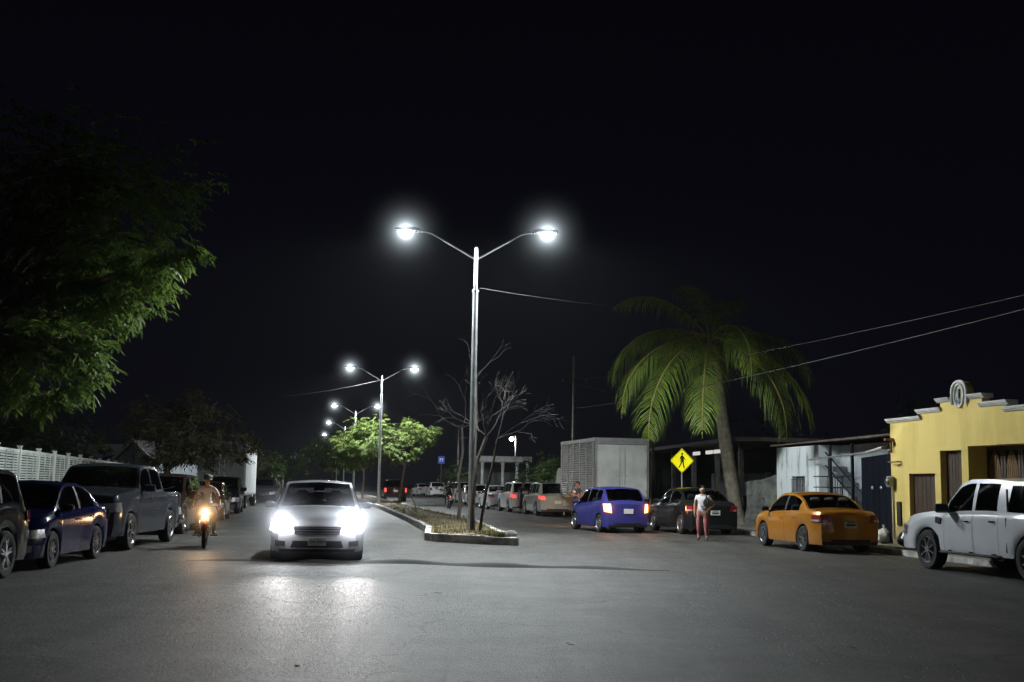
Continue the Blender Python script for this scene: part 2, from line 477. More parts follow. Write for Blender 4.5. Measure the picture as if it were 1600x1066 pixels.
    for k, mb in parts.items():
        if k == 'body': continue
        if k == 'windshield': mb.build('windshield', gl, root, fix=True)
        elif k == 'rear_window': mb.build('rear_window', gl, root, fix=True)
        elif k[0] == 'sw': mb.build('side_window', gl if gl is not M_GLASS or k[1] > 0 else M_GLASS, root, fix=True)
        elif k[0] == 'door':
            vx = [p[0] for p in mb.v]; vz = [p[2] for p in mb.v]
            cx, cz = (min(vx)+max(vx))/2, (min(vz)+max(vz))/2
            fx, fz = 1-.016/(max(vx)-min(vx)), 1-.012/(max(vz)-min(vz))
            mb.v = [(cx+(p[0]-cx)*fx, p[1], cz+(p[2]-cz)*fz) for p in mb.v]
            d = mb.build('door', [pm, M_BLACK], root, fix=True, angle=38)
            a, b = T['door'][k[1]]; s = k[2]
            h = MB(); hz = belt(a+.2)-.13
            h.box((a+.17, s*(W/2+.012), hz), (.17, .03, .03), 0, None, .01)
            h.build('handle', pm if style != 'steel' else M_BLACK, d)
    # cabin
    fl = T['clear']+.1
    c0, c1 = (T['rr'] if not bed else T['deck']+.1), T['cowl']-.02
    if typ == 'topper': c0 = -.8
    inn.box(((c0+c1)/2, 0, fl), (c1-c0, W*.8, .06))
    inn.box((c1-.18, 0, belt(c1)-.16), (.4, W*.76, .22), 0, None, .05)
    if bed or typ == 'topper': inn.box((-.84 if not typ == 'bigpickup' else -1.02, 0, .9), (.04, W*.8, .8))
    elif T['rr'] > -1.2: inn.box((T['rr']-.2, 0, belt(-1)-.06), (.6, W*.72, .06))
    inn.build('interior', M_INT, root)
    if lo:
        rows = [(.12, (-.36, .36)), (-.78, (-.38, 0, .38))] if not bed else [(.2, (-.4, .4)), (-.6, (-.4, .4))]
        for rx, ys in rows:
            for yy in ys:
                S = MB(); zb = T['clear']+.32
                S.box((rx+.1, yy, zb), (.48, .48 if len(ys) == 2 else .36, .16), 0, None, .05)
                rt = Matrix.Rotation(-.22, 3, 'Y')
                S.box((rx-.17, yy, zb+.34), (.14, .46 if len(ys) == 2 else .36, .62), 0, rt, .05)
                S.box((rx-.26, yy, min(zb+.74, H-.24)), (.1, .25, .19), 0, rt, .04)
                S.build('seat', M_SEAT, root)
        mr = MB(); mr.box((T['rf']+.16, 0, prof(T['rf'])-.14), (.03, .22, .07), 0, None, .01)
        mr.build('rear_view_mirror', M_BLACK, root)
    # surfaces for lamps
    def FP(yy, zz, off=0.012):
        w = wend_f; a = abs(yy)
        xx = hl+bulf*(1-(yy/w)**2) if a <= w else hl-EF[0]+EF[0]*math.sqrt(max(0, (W/2-a)/EF[1]))
        n = min(1, a/w); yo = off*(1 if a > w else .3)*(1 if yy > 0 else -1)
        p = warp((xx, yy, zz)); return (p[0]+off*(1 if a <= w else .5), p[1]+yo, p[2])
    def RP(yy, zz, off=0.012):
        w = wend_b; a = abs(yy)
        xx = -(hl+bulb*(1-(yy/w)**2)) if a <= w else -(hl-EB[0]+EB[0]*math.sqrt(max(0, (W/2-a)/EB[1])))
        p = warp((xx, yy, zz)); yo = off*(1 if a > w else .3)*(1 if yy > 0 else -1)
        return (p[0]-off, p[1]+yo, p[2])
    def patch(mb, S, quad, n=6, m=2, off=.012, mi=0):
        a, b, c, d = quad
        g = []
        for j in range(m+1):
            v = j/m
            g.append([S(*[((a[t]*(1-u)+b[t]*u)*(1-v)+(d[t]*(1-u)+c[t]*u)*v) for t in (0, 1)], off) for u in [i/n for i in range(n+1)]])
        for j in range(m):
            for i in range(n): mb.quad(g[j][i], g[j][i+1], g[j+1][i+1], g[j+1][i], m=mi)
    zf = prof(hl); zl = belt(hl)
    hw = W/2
    hz0, hz1 = (zf-.17, zf+.02) if not tk else (zf-.26, zf-.01)
    for s in (1, -1):
        h = MB()
        patch(h, FP, [(s*hw*.5, hz0+.04), (s*hw*.985, hz0+.07), (s*hw*.97, hz1+.02), (s*hw*.55, hz1-.01)], 8, 3, .016)
        hm = {'off': M_HLOFF, 'on': MATS.get('headlight_on')}[front]
        ho = h.build('headlight', hm, root, fix=True)
    g = MB()
    gz0, gz1 = (zf-.17, zf-.02) if not tk else (zf-.3, zf-.03)
    patch(g, FP, [(-hw*.46, gz0), (hw*.46, gz0), (hw*.5, gz1), (-hw*.5, gz1)], 8, 2, .012)
    nb = 3 if not tk else 4
    for i in range(nb):
        zz = gz0+(gz1-gz0)*(i+.5)/nb
        patch(g, FP, [(-hw*.45, zz-.009), (hw*.45, zz-.009), (hw*.46, zz+.009), (-hw*.46, zz+.009)], 8, 1, .024, 1)
    g.build('grille', [M_BLACK, M_CHROME if typ != 'tallsedan' else M_DALLOY], root)
    g = MB(); lz = T['clear']+.08
    patch(g, FP, [(-hw*.55, lz), (hw*.55, lz), (hw*.5, lz+.13), (-hw*.5, lz+.13)], 8, 1, .012)
    g.build('lower_intake', M_BLACK, root)
    for s in (1, -1):
        f = MB(); patch(f, FP, [(s*hw*.66, lz+.03), (s*hw*.86, lz+.03), (s*hw*.86, lz+.14), (s*hw*.66, lz+.12)], 4, 1, .014)
        f.build('fog_light', M_BLACK, root)
    # rear lamps
    zr = prof(-hl); 
    for s in (1, -1):
        t = MB()
        if bed or typ == 'topper': q = [(s*hw*.82, zr-.4), (s*hw*.99, zr-.4), (s*hw*.99, zr-.06), (s*hw*.82, zr-.06)]
        elif tk: q = [(s*hw*.66, zr-.2), (s*hw*.99, zr-.16), (s*hw*.99, zr+.02), (s*hw*.7, zr+.0)]
        elif typ == 'hatch': q = [(s*hw*.72, zr-.3), (s*hw*.95, zr-.26), (s*hw*.97, zr+.0), (s*hw*.76, zr+.0)]
        else: q = [(s*hw*.56, zr-.2), (s*hw*.99, zr-.2), (s*hw*.985, zr-.02), (s*hw*.66, zr+.0)]
        patch(t, RP, q, 7, 3, .014)
        if rear == 'off':
            mid = [(q[0][0]*.6+q[1][0]*.4, q[0][1]+.02), (q[1][0], q[1][1]+.02), (q[1][0], q[1][1]+.07), (q[0][0]*.6+q[1][0]*.4, q[0][1]+.07)]
            patch(t, RP, mid, 3, 1, .02, 1)
        to = t.build('tail_light', [M_TLOFF if rear == 'off' else MATS[rear], M_HLOFF], root, fix=True)
    p = MB(); pz = zr-.24 if not tk else zr-.3
    pp = RP(0, pz, .02)
    p.box((pp[0], 0, pz), (.012, .34, .16), 0, None, .003)
    pl = p.build('licence_plate', M_PLATE, root)
    p = MB(); p.box((pp[0]-.009, 0, pz-.005), (.004, .24, .05)); p.box((pp[0]-.009, 0, pz+.055), (.004, .2, .016))
    if lo and rear == 'off': p.build('plate_ink', M_INK, pl)
    p = MB(); pp = RP(0, T['clear']+.1, .012)
    patch(p, RP, [(-hw*.6, T['clear']+.03), (hw*.6, T['clear']+.03), (hw*.6, T['clear']+.14), (-hw*.6, T['clear']+.14)], 8, 1, .014)
    p.build('rear_valance', M_BLACK, root)
    if lo:
        p = MB(); pz = T['clear']+.2; pp = FP(0, pz, .03)
        p.box((pp[0], 0, pz), (.012, .34, .16), 0, None, .003)
        pl = p.build('licence_plate', M_PLATE, root)
        if plate:
            mtx = Matrix.Translation((pp[0]+.008, 0, pz-.005)) @ Matrix.Rotation(PI/2, 4, 'Z') @ Matrix.Rotation(PI/2, 4, 'X')
            text_mesh('plate_text', plate, .09, M_INK, pl, mtx)
    if bed or typ == 'bigpickup':
        p = MB()
        p.tube([RP(-hw*.95, .5, .05), RP(-hw*.5, .5, .12), RP(hw*.5, .5, .12), RP(hw*.95, .5, .05)], .07, 8); p.build('rear_bumper', M_CHROME if typ == 'bigpickup' else M_BLACK, root)
    # mirrors
    mx = T['cowl']-.22
    for s in (1, -1):
        m = MB(); zz = belt(mx)+.1
        big = 1.35 if tk else 1
        m.box((mx, s*(hw*.96+.11*big), zz+.02), (.1, .2*big, .13*big), 0, None, .035)
        m.tube([(mx+.02, s*hw*.93, zz-.04), (mx, s*(hw*.96+.05), zz)], .02, 6)
        m.build('side_mirror', pm if not (style == 'steel' or typ == 'sedan') else M_BLACK, root)
    for k in xw:
        for s in (1, -1):
            add_wheel(root, k, s*(hw-.115), wr, .21 if not tk else .25, style, True)
    if typ == 'topper':
        for s in (1, -1):
            p = MB(); p.box((.1, s*(hw+.02), T['clear']+.0), (1.9, .12, .05), 0, None, .02)
            for xx in (-.6, .1, .8): p.box((xx, s*(hw-.08), T['clear']+.03), (.06, .2, .04))
            p.build('side_step', M_BLACK, root)
            p = MB(); p.box((1.16, s*(hw-.001), .98), (.2, .03, .13), 0, Matrix.Rotation(-.15, 3, 'Y'), .02); p.build('wing_vent', M_BLACK, root)
            p = MB(); p.box((-.99, s*(hw-.012), .78), (.012, .02, .62)); p.box((-.99, s*(hw*.94), 1.4), (.018, .03, .4)); p.build('bed_gap', M_BLACK, root)
    if lo:   # wipers + bonnet seam badge
        p = MB()
        for yy in (-.45, .1):
            a = Vector((T['cowl']-.02, yy, prof(T['cowl'])+.012)); b = Vector((T['cowl']-.2, yy+.42, prof(T['cowl']-.2)+.012))
            p.tube([a, (a+b)/2+Vector((0, 0, .012)), b], .008, 5)
        p.build('wiper', M_BLACK, root)
    return root, FP, RP, T, prof, belt

# ------------------------------------------------------------------ world: night sky + thin haze
w = bpy.data.worlds.new('World'); sc.world = w; w.use_nodes = True
nt = w.node_tree
bg = nt.nodes['Background']
sky = nt.nodes.new('ShaderNodeTexSky'); sky.sky_type = 'NISHITA'; sky.sun_disc = False
sky.sun_elevation = R(-4); sky.sun_rotation = R(200)
nt.links.new(sky.outputs[0], bg.inputs[0]); bg.inputs[1].default_value = .05
HAZE = .00013
vs = nt.nodes.new('ShaderNodeVolumeScatter'); vs.inputs['Density'].default_value = HAZE; vs.inputs['Anisotropy'].default_value = .35
vs.inputs['Color'].default_value = (.95, .97, 1, 1)
nt.links.new(vs.outputs[0], nt.nodes['World Output'].inputs['Volume'])
# sky dome: the far night sky, faintly lifted near the town
m, nt, b = nodes('night_sky'); N = nt.nodes; L = nt.links
em = N.new('ShaderNodeEmission'); tc = N.new('ShaderNodeTexCoord'); sp = N.new('ShaderNodeSeparateXYZ')
cr = N.new('ShaderNodeValToRGB'); cr.color_ramp.elements[0].position = 0; cr.color_ramp.elements[0].color = (.0026, .0026, .005, 1)
cr.color_ramp.elements[1].position = .55; cr.color_ramp.elements[1].color = (.0012, .0012, .0026, 1)
L.new(tc.outputs['Generated'], sp.inputs[0]); L.new(sp.outputs['Z'], cr.inputs[0]); L.new(cr.outputs[0], em.inputs[0])
L.new(em.outputs[0], N['Material Output'].inputs['Surface']); N.remove(b)
d = MB(); n = 48; vs_ = []; fs = []
for i in range(13):
    t = PI/2*i/12
    for k in range(n):
        a = 2*PI*k/n; vs_.append((900*math.cos(t)*math.cos(a), 900*math.cos(t)*math.sin(a), 900*math.sin(t)-5))
for i in range(12):
    for k in range(n): j = (k+1) % n; fs.append((i*n+k, (i+1)*n+k, (i+1)*n+j, i*n+j))
d.add(vs_, fs); struct('sky', d, m)

# ------------------------------------------------------------------ ground, road, pavements
def asphalt():
    m, nt, b = nodes('asphalt'); N = nt.nodes; L = nt.links
    tc = N.new('ShaderNodeTexCoord')
    def noise(s, det=6, ro=.6, vec=None):
        k = N.new('ShaderNodeTexNoise'); k.inputs['Scale'].default_value = s; k.inputs['Detail'].default_value = det; k.inputs['Roughness'].default_value = ro
        L.new(vec or tc.outputs['Object'], k.inputs['Vector']); return k.outputs['Fac']
    def mr(v, a, b_, c, d_):
        k = N.new('ShaderNodeMapRange'); [setattr(k.inputs[i+1], 'default_value', q) for i, q in enumerate((a, b_, c, d_))]
        L.new(v, k.inputs[0]); return k.outputs[0]
    def mth(op, a, b_):
        k = N.new('ShaderNodeMath'); k.operation = op
        for i, q in enumerate((a, b_)):
            if isinstance(q, float): k.inputs[i].default_value = q
            else: L.new(q, k.inputs[i])
        return k.outputs[0]
    mp = N.new('ShaderNodeMapping'); mp.inputs['Rotation'].default_value = (0, 0, R(10)); mp.inputs['Scale'].default_value = (1.5, .14, 1)
    L.new(tc.outputs['Object'], mp.inputs[0])
    big = mr(noise(.23, 5), .3, .7, .84, 1.14)
    med = mr(noise(1.1, 6, .7), .32, .68, .66, 1.34)
    trk = mr(noise(1.0, 4, .6, mp.outputs[0]), .35, .65, .72, 1.25)
    fin = mr(noise(70, 3, .7), .25, .75, .55, 1.5)
    spk = mr(noise(160, 2, .5), .66, .74, 0.0, 1.0)
    mp2 = N.new('ShaderNodeMapping'); mp2.inputs['Rotation'].default_value = (0, 0, R(8)); mp2.inputs['Scale'].default_value = (.9, .9, 1); L.new(tc.outputs['Object'], mp2.inputs[0])
    scf = mr(noise(2.6, 9, .8, mp2.outputs[0]), .52, .66, 1.0, .66)
    lite = mr(noise(1.7, 8, .75), .56, .72, 1.0, 1.3)
    med = mth('MULTIPLY', med, mth('MULTIPLY', scf, lite))
    grn = mr(noise(17, 6, .85), .36, .64, .5, 1.55)
    val = mth('MULTIPLY', mth('MULTIPLY', mth('MULTIPLY', big, med), mth('MULTIPLY', trk, fin)), grn)
    # cracks
    dn = N.new('ShaderNodeTexNoise'); dn.inputs['Scale'].default_value = 1.3; dn.inputs['Detail'].default_value = 5
    L.new(tc.outputs['Object'], dn.inputs['Vector'])
    va = N.new('ShaderNodeVectorMath'); va.operation = 'MULTIPLY_ADD'; va.inputs[1].default_value = (1.4, 1.4, 0)
    L.new(dn.outputs['Color'], va.inputs[0]); L.new(tc.outputs['Object'], va.inputs[2])
    vo = N.new('ShaderNodeTexVoronoi'); vo.feature = 'DISTANCE_TO_EDGE'; vo.inputs['Scale'].default_value = .21
    L.new(va.outputs[0], vo.inputs['Vector'])
    crk = mr(vo.outputs['Distance'], .001, .008, .45, 1.0)
    patch_n = mr(noise(.4, 3, .5), .53, .57, 1.0, .74)
    val = mth('MULTIPLY', mth('MULTIPLY', val, crk), patch_n)
    mx = N.new('ShaderNodeVectorMath'); mx.operation = 'SCALE'; mx.inputs[0].default_value = (.067, .0635, .056)
    L.new(val, mx.inputs['Scale'])
    ad = N.new('ShaderNodeMix'); ad.data_type = 'RGBA'; ad.inputs['B'].default_value = (.3, .29, .27, 1)
    L.new(spk, ad.inputs['Factor']); L.new(mx.outputs[0], ad.inputs['A'])
    L.new(ad.outputs['Result'], b.inputs['Base Color'])
    L.new(mr(mth('MULTIPLY', fin, grn), .3, 1.8, .44, .7), b.inputs['Roughness'])
    b.inputs['Specular IOR Level'].default_value = .5
    h = mth('ADD', mth('MULTIPLY', noise(85, 4, .7), .7), mth('MULTIPLY', noise(14, 5, .6), .35))
    h = mth('ADD', mth('ADD', h, mth('MULTIPLY', grn, .3)), mth('MULTIPLY', crk, .6))
    bp = N.new('ShaderNodeBump'); bp.inputs['Strength'].default_value = .8; bp.inputs['Distance'].default_value = .014
    L.new(h, bp.inputs['Height']); L.new(bp.outputs[0], b.inputs['Normal'])
    return m
M_ASPH = asphalt()
M_DIRT = mat('dirt', (.12, .09, .06), .95, var=.4, scale=1.3, bump=.7, bscale=18)
M_KERB = mat('kerb_paint', (.42, .41, .39), .85, var=.45, scale=4, bump=.5, bscale=30)
M_WALK = mat('pavement_concrete', (.2, .19, .175), .9, var=.3, scale=1.4, bump=.4, bscale=25)

def sheet(x0, y0, x1, y1, z, nx=1, ny=1):
    g = MB(); vs = [(x0+(x1-x0)*i/nx, y0+(y1-y0)*j/ny, z) for j in range(ny+1) for i in range(nx+1)]
    g.add(vs, [(j*(nx+1)+i, j*(nx+1)+i+1, (j+1)*(nx+1)+i+1, (j+1)*(nx+1)+i) for j in range(ny) for i in range(nx)])
    return g
struct('ground', sheet(-950, -60, 950, 950, -.03), M_DIRT)
struct('road', sheet(-70, -40, 70, 420, 0, 8, 20), M_ASPH)

KR = [(13.2, 8), (11.1, 20), (9.95, 25), (9.5, 27.7), (7.95, 39.4), (5.7, 50), (3.5, 58), (1.9, 68), (-3, 104), (-7.4, 143), (-31, 300)]
KL = [(-9.7, 6), (-9.75, 22), (-9.9, 29), (-11.3, 38), (-14, 54), (-17.5, 72), (-24, 110), (-31, 150), (-56, 300)]
def resamp(pts, step=1.2):
    out = []
    for a, b in zip(pts, pts[1:]):
        a, b = Vector(a), Vector(b); n = max(1, int((b-a).length/step))
        out += [a.lerp(b, i/n) for i in range(n)]
    out.append(Vector(pts[-1])); return out
def band(pts, o0, o1, z0, z1):
    """solid strip following a kerb line between two sideways offsets"""
    g = MB(); vs = []; n = len(pts)
    for i, p in enumerate(pts):
        d = (pts[min(i+1, n-1)]-pts[max(i-1, 0)]).normalized(); nn = Vector((d.y, -d.x))
        a, b = p+nn*o0, p+nn*o1
        vs += [(a.x, a.y, z0), (a.x, a.y, z1), (b.x, b.y, z1), (b.x, b.y, z0)]
    fs = []
    for i in range(n-1):
        for k in range(3): fs.append((i*4+k, i*4+k+1, i*4+5+k, i*4+4+k))
    fs += [(0, 1, 2, 3), ((n-1)*4+3, (n-1)*4+2, (n-1)*4+1, (n-1)*4)]
    g.add(vs, fs); return g
def kerbline(pts, side):
    P = resamp(pts, 2.5)
    k = MB()
    for a, b in zip(P, P[1:]):          # separate kerb stones, joints open a little
        d = (b-a).normalized()
        q = band([a+d*.012, b-d*.012], 0, side*.16, -.02, .13+rnd.uniform(-.012, .012))
        k.add(q.v, q.f)
    struct('kerb', k, M_KERB, angle=25, fix=True)
    struct('pavement', band(P, side*.162, side*3.2, -.02, .115), M_WALK)
kerbline(KR, 1); kerbline(KL, -1)

# worn asphalt ridge across the junction mouth
g = MB(); n = 60; vs_ = []
for i in range(n+1):
    u = i/n; x = -6.2+9.2*u; yc = 22.55+.25*math.sin(u*5)+.12*math.sin(u*17)-.35*u; hh = .07*min(1, u*4, (1-u)*3+.05)*(.8+.3*math.sin(u*31))
    ww = .22+.05*math.sin(u*23)
    vs_ += [(x, yc-ww, -.004), (x, yc-ww*.5, hh*.8), (x, yc+ww*.3, hh), (x, yc+ww, -.004)]
g.add(vs_, [(i*4+k, i*4+4+k, i*4+5+k, i*4+1+k) for i in range(n) for k in range(3)])
struct('road_ridge', g, mat('fresh_tar', (.016, .016, .016), .8, var=.4, scale=5, bump=.6, bscale=40))

# planted median with kerb
def MX(Y): return -1.05-.175*(Y-34)
mp_l = [(-2.3, 31.75), (-2.62, 37), (-4.15, 47), (-8.25, 72), (-12.8, 98), (-20, 138), (-38, 240)]
mp_r = [(.2, 29.75), (-.35, 36), (-1.15, 44), (-2.6, 52), (-6.2, 72), (-10.6, 98), (-17.5, 138), (-35.5, 240)]
mk = MB()
def mstones(pts, sd):
    P = resamp(pts, 1.6)
    for a, b in zip(P, P[1:]):
        d = (b-a).normalized()
        q = band([a+d*.01, b-d*.01], 0, sd*.17, -.02, .2+rnd.uniform(-.02, .015)); mk.add(q.v, q.f)
mstones(mp_l, 1); mstones(mp_r, -1); mstones([(-2.3, 31.75), (-1.9, 31.1), (-.6, 30.05), (.2, 29.75)], -1)
struct('median_kerb', mk, mat('median_kerb_paint', (.5, .49, .47), .85, var=.55, scale=3.2, bump=.6, bscale=26), angle=25, fix=True)
s = MB(); lp = resamp(mp_l, 1.0); vs_ = []
def xr_at(y):
    for (xa, ya), (xb, yb) in zip(mp_r, mp_r[1:]):
        if ya <= y <= yb: return xa+(xb-xa)*(y-ya)/(yb-ya)
    return mp_r[-1][0]
rows = [(-2.05, 31.5, -1.85, 31.3)]
nx = 8
for p in [Vector((-1.95, 31.3))]+[q for q in lp if q.y > 31.9]:
    xr = xr_at(max(p.y, 30.2))-.1 if p.y > 31.5 else .05
    for i in range(nx+1):
        u = i/nx; x = p.x+.1+(xr-p.x-.1)*u
        y = p.y-(1.25*u if p.y < 36 else 0)*max(0, 1-(p.y-31.3)/5)
        vs_.append((x, y, .13+.09*math.sin(PI*u)+rnd.uniform(-.015, .02)))
nrow = len(vs_)//(nx+1)
s.add(vs_, [(j*(nx+1)+i, j*(nx+1)+i+1, (j+1)*(nx+1)+i+1, (j+1)*(nx+1)+i) for j in range(nrow-1) for i in range(nx)])
struct('median_soil', s, mat('median_earth', (.15, .105, .06), .95, var=.5, scale=2.5, bump=.8, bscale=25))
# grass tufts and dry leaves on the median: nobody could count them
gr = MB()
for i in range(9000):
    y = 30.6+46*rnd.random()**2.0
    xl = [a for a in lp if a.y <= max(y, 31.8)][-1].x if y > 31.8 else -2.3+1.6*(31.75-y)
    xr = xr_at(y); x = xl+.22+(xr-xl-.44)*rnd.random()
    if math.sin(x*2.7+y*.9)+math.sin(y*1.9-x*1.3) < -.25 and rnd.random() < .8: continue
    h = rnd.uniform(.05, .17); a = rnd.random()*2*PI; l = rnd.uniform(.02, .1)
    c, s_ = math.cos(a), math.sin(a); z = .17
    wd = rnd.uniform(.006, .014)
    mi = 0 if rnd.random() < .66 else 1
    if rnd.random() < .12:
        gr.quad((x-.05*c, y-.05*s_, z+.03), (x+.03*s_, y-.03*c, z+.045), (x+.05*c, y+.05*s_, z+.035), (x-.03*s_, y+.03*c, z+.05), m=1)
    else: gr.add([(x-s_*wd, y+c*wd, z), (x+s_*wd, y-c*wd, z), (x+c*l, y+s_*l, z+h)], [(0, 1, 2)], mi)
tag(gr.build('grass', [leafmat('grass_blades', (.06, .09, .025), (.13, .15, .05), .3, 3), leafmat('dry_leaves', (.2, .13, .06), (.3, .22, .12), .2, 5)], None, smooth=False), 'patchy grass and dry leaves growing on the raised median', 'grass', None, 'stuff')

# ------------------------------------------------------------------ street lamps
M_LENS = emis('lamp_lens', (.88, .96, 1.0), 60)
M_HEAD = mat('lamp_head_grey', (.25, .26, .27), .5, .3, var=.1)
LP = 6700
def street_lamp(x, y, rz, label, lens=M_LENS, power=LP, lit=(1, 1), glow=1.0, z0=.16):
    root = thing('street_lamp', label, 'street lamp', (x, y, z0), rz, 'twin armed lamps along the median')
    b = MB(); b.box((0, 0, .02), (.42, .42, .04), 0, None, .01)
    for sx in (-1, 1):
        for sy in (-1, 1): b.tube([(sx*.15, sy*.15, .04), (sx*.15, sy*.15, .1)], .018, 6)
    b.build('base_plate', M_GALV, root)
    p = MB(); p.tube([(0, 0, .04), (0, 0, 7.0)], [.098, .078], 16); p.build('lower_pole', M_GALV, root)
    p = MB(); p.tube([(0, 0, 6.9), (0, 0, 8.32)], [.058, .055], 14); p.lathe([(.07, 7.0), (.1, 7.0), (.1, 7.06), (.058, 7.08)], n=14); p.lathe([(.058, 8.3), (.001, 8.36)], n=14); p.build('upper_pole', M_GALV, root)
    for s, on in ((-1, lit[0]), (1, lit[1])):
        a = MB(); a.tube([(s*.03, 0, 7.98), (s*1.3, 0, 8.72), (s*1.45, 0, 8.77), (s*1.75, 0, 8.8)], [.032, .028, .028, .028], 8)
        ao = a.build('arm', M_GALV, root)
        h = MB(); h.box((s*2.05, 0, 8.83), (.74, .28, .1), 0, None, .035); h.box((s*1.98, 0, 8.89), (.4, .18, .05), 0, None, .02); h.build('lamp_head', M_HEAD, root)
        l = MB(); l.ball((s*2.1, 0, 8.78), (.25, .14, .1), n=16)
        l.build('lens', lens if on else M_HLOFF, root)
        if on and power:
            glow_lamp('lamp_light', 'SPOT', (s*2.1, 0, 8.68), power, LAMP_COL, root, .12, 171, .3)
            if glow:
                glow_lamp('lamp_spill', 'POINT', (s*2.1, 0, 8.66), 130*glow, LAMP_COL, root, .1)
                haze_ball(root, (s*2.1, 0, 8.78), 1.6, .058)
    return root
street_lamp(-1.1, 33.5, 0, 'tall twin lamp by the bare tree at the near tip of the median')
street_lamp(-8.45, 75, R(2), 'twin lamp rising through the round green tree, second along the median', power=LP)
street_lamp(-15.2, 113, R(4), 'third twin lamp along the median, both heads lit above the tree crowns', power=LP)
street_lamp(-20.9, 146, R(6), 'fourth twin lamp along the median, one head dark', power=5500, lit=(1, 0))
street_lamp(-27.5, 184, R(8), 'small farthest twin lamp with its pole hidden in the trees', power=5500, lit=(1, 0))

# ------------------------------------------------------------------ cars
emis('headlight_on', (.93, .96, 1.0), 45)
emis('brake_on', (1.0, .3, .06), 7)
emis('tail_on', (1.0, .05, .03), 1.2)
ROAD = 100.0
GP = 'cars parked along the kerb'
car('parked_car', 'black car cut off by the frame edge, only its tail and one wheel showing', 'car', -8.56, 16.6, -88, 'suv', paint('black', (.012, .012, .014)), 'cars parked by the white fence', style='five')
car('parked_car', 'dark navy blue sedan parked facing the camera beside the white fence', 'car', -8.72, 21.3, -87, 'sedan', paint('navy', (.004, .005, .042), .3), 'cars parked by the white fence', style='ten')
car('parked_pickup', 'large slate blue crew cab pickup parked behind the navy sedan', 'pickup', -9.3, 27.15, -87, 'bigpickup', paint('slate', (.032, .036, .046), .36), 'cars parked by the white fence', style='six', scale=.97)
car('parked_car', 'dark brownish car parked behind the slate blue pickup', 'car', -10.35, 34.6, -84, 'suv', paint('maroon', (.02, .012, .01), .3), 'cars parked by the white fence', style='five')
car('parked_car', 'dark brown sedan parked beyond the motorcycle rider', 'car', -12.0, 46.0, -81, 'sedan', paint('dark_brown', (.05, .028, .02), .25), 'cars parked by the white fence')
car('parked_car', 'black off-road car parked in front of the white box truck', 'car', -13.6, 55.0, -80, 'suv', paint('black_suv', (.015, .015, .017), .25), 'cars parked by the white fence')
for (x, y, t, c, l) in ((-18.0, 85, 'suv', (.03, .03, .035), 'dark car parked just beyond the white box truck'), (-20.2, 97, 'sedan', (.1, .1, .11), 'grey car between the white box truck and the far minibus'), (-22.0, 106, 'suv', (.2, .2, .2), 'distant grey car partly hidden behind the silver oncoming car')):
    car('parked_car', l, 'car', x, y, -80, t, paint('far%d' % y, c), 'cars parked by the white fence', lo=0)
wc = car('oncoming_car', 'silver sedan driving towards the camera with headlights on full', 'car', -4.05, 24.75, -81, 'tallsedan', paint('silver_white', (.66, .68, .72), .3, .35), None, gl=glass('clear_windscreen', (.86, .88, .92)), front='on', plate='ZH-4064', style='seven')
hb = car('turning_hatchback', 'violet blue small hatchback with brake lights glowing', 'car', 3.42, 40.5, 107, 'hatch', paint('violet', (.042, .042, .2), .3, .2), None, gl=M_GLASS, rear='brake_on', style='seven')
car('parked_car', 'dark brown sedan parked beside the standing woman', 'car', 6.25, 40.3, 103, 'tallsedan', paint('umber', (.015, .015, .016), .3), GP, gl=M_GLASS, style='five', scale=.98)
car('parked_car', 'orange small sedan parked in front of the white house', 'car', 7.97, 30.7, 100.5, 'sedan', paint('orange', (.42, .165, .011), .3, .25), GP, gl=M_GLASS, style='seven')
car('parked_pickup', 'white crew cab pickup with a bed canopy parked by the yellow house', 'pickup', 9.62, 22.05, 101.5, 'topper', paint('white_pickup', (.66, .68, .73), .32, .05), GP, gl=M_GLASS, style='steel')
car('parked_car', 'silver people carrier with red tail lamp parked behind the box truck', 'car', 1.95, 59.9, ROAD+1, 'suv', paint('silver_b', (.42, .42, .4), .35), GP, rear='tail_on')
car('parked_car', 'white sport utility car with one red lamp lit beside the dark pedestrian', 'car', .55, 66.4, ROAD+1, 'suv', paint('white_b', (.6, .6, .6), .35, .05), GP, rear='tail_on')
car('parked_car', 'silver sedan parked second from the bare tree', 'car', -.85, 73.2, ROAD+1, 'sedan', paint('silver_c', (.42, .42, .44), .33), GP)
car('parked_car', 'grey hatchback half hidden behind the lamp pole', 'car', -1.95, 80.5, ROAD, 'hatch', paint('grey_d', (.3, .3, .31), .33), GP)
car('parked_car', 'pale silver sedan parked just beyond the grey hatchback by the lamp pole', 'car', -2.8, 87.6, ROAD+1, 'sedan', paint('silver_h', (.45, .45, .46), .33), GP, lo=0)
car('parked_car', 'white sport utility car parked between the pale silver sedan and the black car', 'car', -3.75, 95.5, ROAD+1, 'suv', paint('white_i', (.6, .6, .59), .35), GP, lo=0)
car('parked_car', 'black car parked in the shade under the dark roadside shrubs', 'car', -4.6, 104, ROAD+2, 'suv', paint('black_e', (.014, .014, .016), .3), GP, lo=0)
car('parked_car', 'white hatchback parked far off beneath the blue road sign', 'car', -8.3, 130, ROAD+2, 'hatch', paint('white_f', (.62, .62, .62), .35, .05), GP, lo=0, scale=1.1)
car('parked_car', 'white sedan parked farther than the white hatchback, at the road bend', 'car', -10.7, 141, ROAD+8, 'sedan', paint('white_g', (.6, .6, .58), .35, .05), GP, lo=0)
car('driving_pickup', 'dark red pickup driving away beyond the median trees with tail lights on', 'pickup', -9.9, 99, ROAD, 'pickup', paint('dark_red', (.05, .012, .012), .3), None, lo=0, rear='tail_on')

